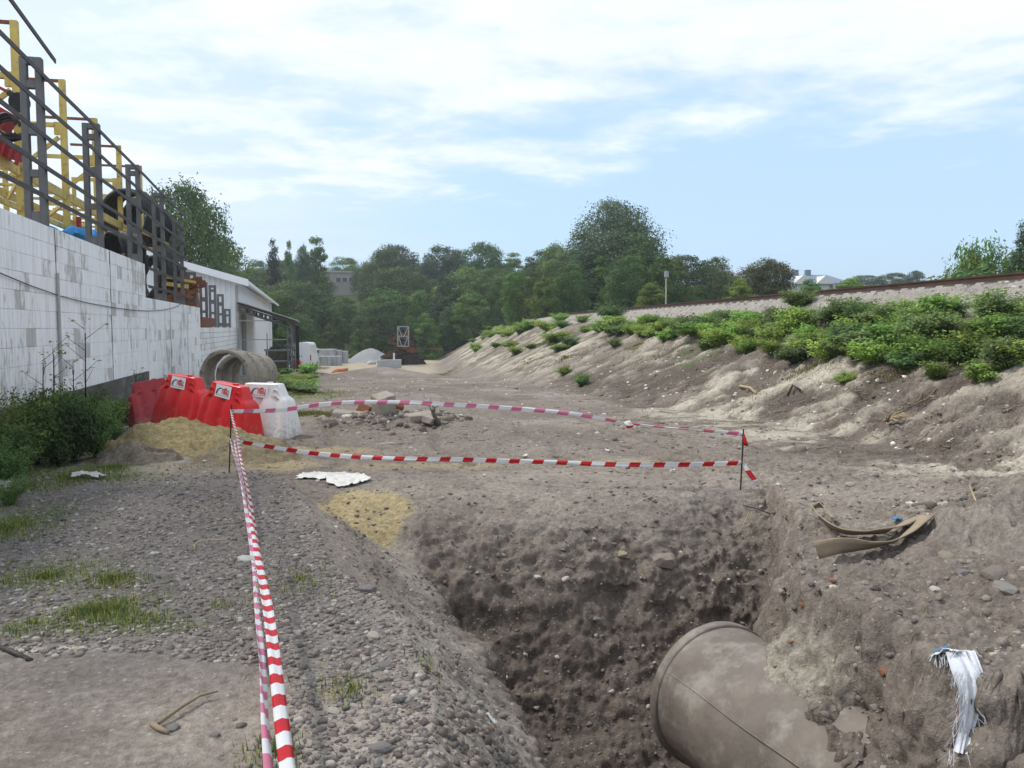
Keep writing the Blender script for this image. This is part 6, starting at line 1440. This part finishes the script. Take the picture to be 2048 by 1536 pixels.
mb = MB(); a0, b0 = hit(672, 744, 20, 90)+Vector((0, 0, .12)), hit(694, 741, 20, 90)+Vector((0, 0, .12)); M_ORG = mat('orange_plastic_pipe', (.62, .17, .05), .45, var=.06, bump=0)
mb.tube([a0, b0], .13, 12); tag(mb.build('orange_pipe', M_ORG, None, True), 'orange plastic pipe lying at the edge of the yard', 'pipe')
for k, (u, v) in enumerate(((664, 746), (668, 743))):
    mb = MB(); a0 = hit(u, v, 20, 90)+Vector((0, 0, .08)); mb.tube([a0, a0+Vector((.5, .3, .02))], .07, 10); tag(mb.build('orange_pipe', M_ORG, None, True), ('thin orange pipe left of the thick one, lower', 'thin orange pipe left of the thick one, upper')[k], 'pipe')
BO = []
for i in range(16):
    u = random.uniform(738, 800); v = 724+random.uniform(-1, 10) if u < 770 else 726+random.uniform(-1, 4); c = hit(u, v, 30, 95)
    o_ = stone(c, random.uniform(.25, .62), CHK, 'pale limestone boulder in the row across the yard', 'pale boulders across the yard', 'boulder', 'boulder', 200+i, .8); BO.append((u, o_))
for i, (u, o_) in enumerate(sorted(BO, key=lambda t: t[0])): o_['label'] = 'pale limestone boulder in the row across the yard, %s from the left' % WORDS[i]
# scrap heap and lattice mast
sc = empty('scrap_heap', (0, 0, 0), 0, 'dark rusty heap of scrap metal under the lattice mast', 'scrap heap')
M_SCR = mat('dark_scrap', (.05, .035, .03), .9, var=.5, scale=3, bump=.3)
for k in range(70):
    u = random.gauss(803, 16); v = random.uniform(668, 722); q_ = random.uniform(84, 90); c = at(u, v, q_); d = Vector((random.uniform(-1, 1), random.uniform(-.6, .6), random.uniform(-.25, .25)))*random.uniform(.4, 1.3)
    part_bar('scrap_piece', c-d, c+d, random.uniform(.08, .25), random.uniform(.05, .3), M_SCR if k % 4 else M_RUST, sc)
heap('scrap_mound', (at(803, 715, 88).x, at(803, 715, 88).y), 2.4, 2.0, 2.1, gm, ((.035, .028, .024), (.06, .045, .036)), 51, 36, 0, None, 'dark mound of scrap and earth behind the lattice mast', 'scrap heap', .5)
ms_ = empty('lattice_mast', (0, 0, 0), 0, 'short grey lattice mast section standing on the scrap heap', 'mast')
qm = 82; xs = (795.5, 817); 
for dq in (0, 1.0):
    for u in xs: part_bar('chord', at(u, 693, qm+dq), at(u, 652.5, qm+dq), .11, .11, M_GREY, ms_)
    for v in (692.5, 672.5, 653): part_bar('cross_bar', at(xs[0], v, qm+dq), at(xs[1], v, qm+dq), .11, .10, M_GREY, ms_)
    for v0, v1 in ((672, 693), (653, 673)):
        part_bar('diagonal', at(xs[0]+1, v0, qm+dq), at(804, v1, qm+dq), .08, .08, M_GREY, ms_); part_bar('diagonal', at(xs[1]-1, v0, qm+dq), at(808, v1, qm+dq), .08, .08, M_GREY, ms_)
for u in xs:
    for v in (692.5, 672.5, 653): part_bar('side_bar', at(u, v, qm), at(u, v, qm+1.0), .09, .09, M_GREY, ms_)
mb = MB(); mb.tube([at(788, 722, 80)-Vector((0, 0, .3)), at(788, 706, 80)], .08, 8); tag(mb.build('marker_post', M_WHITEM), 'thin white post in front of the scrap heap', 'post')
chunk(778, 720, 78, (2.3, .5, .9), (0, 0, 0), M_BLK, 'low grey concrete wall element beside the white boulders', 'concrete_block', 'concrete block', .02)
# lamp post beyond the track
lp = empty('lamp_post', (0, 0, 0), 0, 'thin pale lamp post beside the railway in front of the tallest tree', 'lamp post'); ql = 48
c = at(1332, 610, ql); part_bar('pole', Vector((c.x, c.y, sz(c.x, c.y)-.2)), at(1332, 556, ql), .07, .07, mat('pale_pole', (.42, .42, .30), .7), lp)
mb = MB(); mb.box(at(1333, 549, ql), (.22, .2, .34), jit=.02); mb.build('lamp_head', M_GREY, lp, bevel=.02)
mb = MB(); mb.tube([at(1329, 556, ql), at(1336, 543, ql)], .03, 6); mb.build('bracket', M_STEELD, lp)
for u, v0, v1, q_, lb in ((1015, 578, 573, 120, 'small white post among the trees, right one'), (981, 594, 590, 118, 'small white post among the trees, left one')):
    mb = MB(); mb.tube([at(u, v0+8, q_), at(u, v1, q_)], .09, 6); tag(mb.build('white_post', M_WHITEM), lb, 'post')

# ------------------------------------------------------------------ far buildings
M_HB = mat('grey_render', (.30, .285, .255), .9, var=.12, scale=.4); M_SLT = mat('slate_blue_roof', (.17, .20, .26), .8, var=.1); M_HW = mat('pale_render', (.62, .62, .60), .9, var=.05)
def house(c, w, d, h, rh, rz, mw, mroof, label, wins=(), name='house', flat=False, dorm=(), chim=()):
    t = empty(name, c, rz, label, 'building'); mb = MB()
    mb.box((0, d/2, h/2-3), (w, d, h+6)); mb.build('wall', mw, t)
    mb = MB(); e = .5
    if flat: mb.box((0, d/2, h+.15), (w+e, d+e, .3))
    else: mb.add([(-w/2-e, -e, h), (w/2+e, -e, h), (w/2+e, d+e, h), (-w/2-e, d+e, h), (-w/2+rh*.4, d/2, h+rh), (w/2-rh*1.3, d/2, h+rh)], [(0,1,5,4), (2,3,4,5), (1,2,5), (3,0,4), (3,2,1,0)])
    rf = mb.build('roof', mroof, t)
    for x, z, ww, hh_ in wins:
        mb = MB(); mb.box((x, -.05, z), (ww+.12, .08, hh_+.12)); f_w = mb.build('window', M_HW, t); mb = MB(); mb.box((x, -.10, z), (ww, .04, hh_)); mb.build('pane', M_GLASS, f_w)
    for x, ww, hh_ in dorm:
        mb = MB(); mb.add([(x-ww/2, -.9, h-.2), (x+ww/2, -.9, h-.2), (x, -.9, h+hh_), (x-ww/2, d*.4, h-.2), (x+ww/2, d*.4, h-.2), (x, d*.4, h+hh_)], [(0,1,2), (5,4,3), (0,2,5,3), (1,4,5,2)]); mb.build('gable', M_HW, t)
    for x, s_ in chim:
        mb = MB(); mb.box((x, d/2, h+rh+.3), (s_, s_, 1.2)); mb.build('chimney', M_SLT, rf)
    return t
c = at(685, 568, 172); ct = at(685, 545, 172)
house((c.x, c.y, c.z-1), 8.6, 8, ct.z-c.z+1, 0, R(-8), M_HB, M_CONCL, 'grey flat roofed building with a row of windows among the trees on the hill', [(-.8+1.3*k, ct.z-c.z-.5, .95, .95) for k in range(4)], flat=True)
c = at(620, 562, 178); ct = at(620, 541, 178); house((c.x, c.y, c.z-1), 8, 8, ct.z-c.z+1, 0, R(-8), M_HB, M_CONCL, 'left flat roofed building mostly hidden by trees on the hill', [], flat=True)
c = at(672, 528, 230); mb = MB(); mb.add([(-3, 0, -2), (3, 0, -2), (0, 2.5, 2.2), (-3, 5, -2), (3, 5, -2)], [(0,1,2), (1,4,2), (4,3,2), (3,0,2)]); o = mb.build('pyramid_roof', mat('pale_blue_roof', (.45, .60, .68), .5)); o.location = c; tag(o, 'small pale blue pointed roof on the skyline of the hill', 'roof')
c = at(1640, 590, 150); ct = at(1640, 566, 150)
house((c.x, c.y, c.z), 10.5, 9, ct.z-c.z, 1.75, R(-12), M_HW, M_SLT, 'slate roofed house with pale gables beyond the railway', [(2+1.3*k, 1.4, .6, .8) for k in range(2)], dorm=((-3.4, 3.6, 1.4), (.6, 3.4, 1.3)), chim=((-2.9, .9), (-.6, .9)))
c = at(1474, 570, 120); ct = at(1474, 556, 120)
house((c.x, c.y, c.z), 2.6, 5, ct.z-c.z, 1.0, R(-12), M_HW, mat('brown_roof', (.30, .25, .22), .9), 'small house with a brown roof half hidden left of the bronze green tree')

# ------------------------------------------------------------------ the air
hm = bpy.data.materials.new('thin_haze'); hm.use_nodes = True; ht = hm.node_tree; ht.nodes.clear()
ho = ht.nodes.new('ShaderNodeOutputMaterial'); hv_ = ht.nodes.new('ShaderNodeVolumePrincipled')
hv_.inputs['Color'].default_value = (.82, .90, 1.0, 1); hv_.inputs['Density'].default_value = .0006; hv_.inputs['Anisotropy'].default_value = .2
ht.links.new(hv_.outputs[0], ho.inputs['Volume'])
mb = MB(); mb.box((60, 2200, 20), (9000, 9400, 52)); hz_ = mb.build('haze', hm); tag(hz_, kind='stuff')
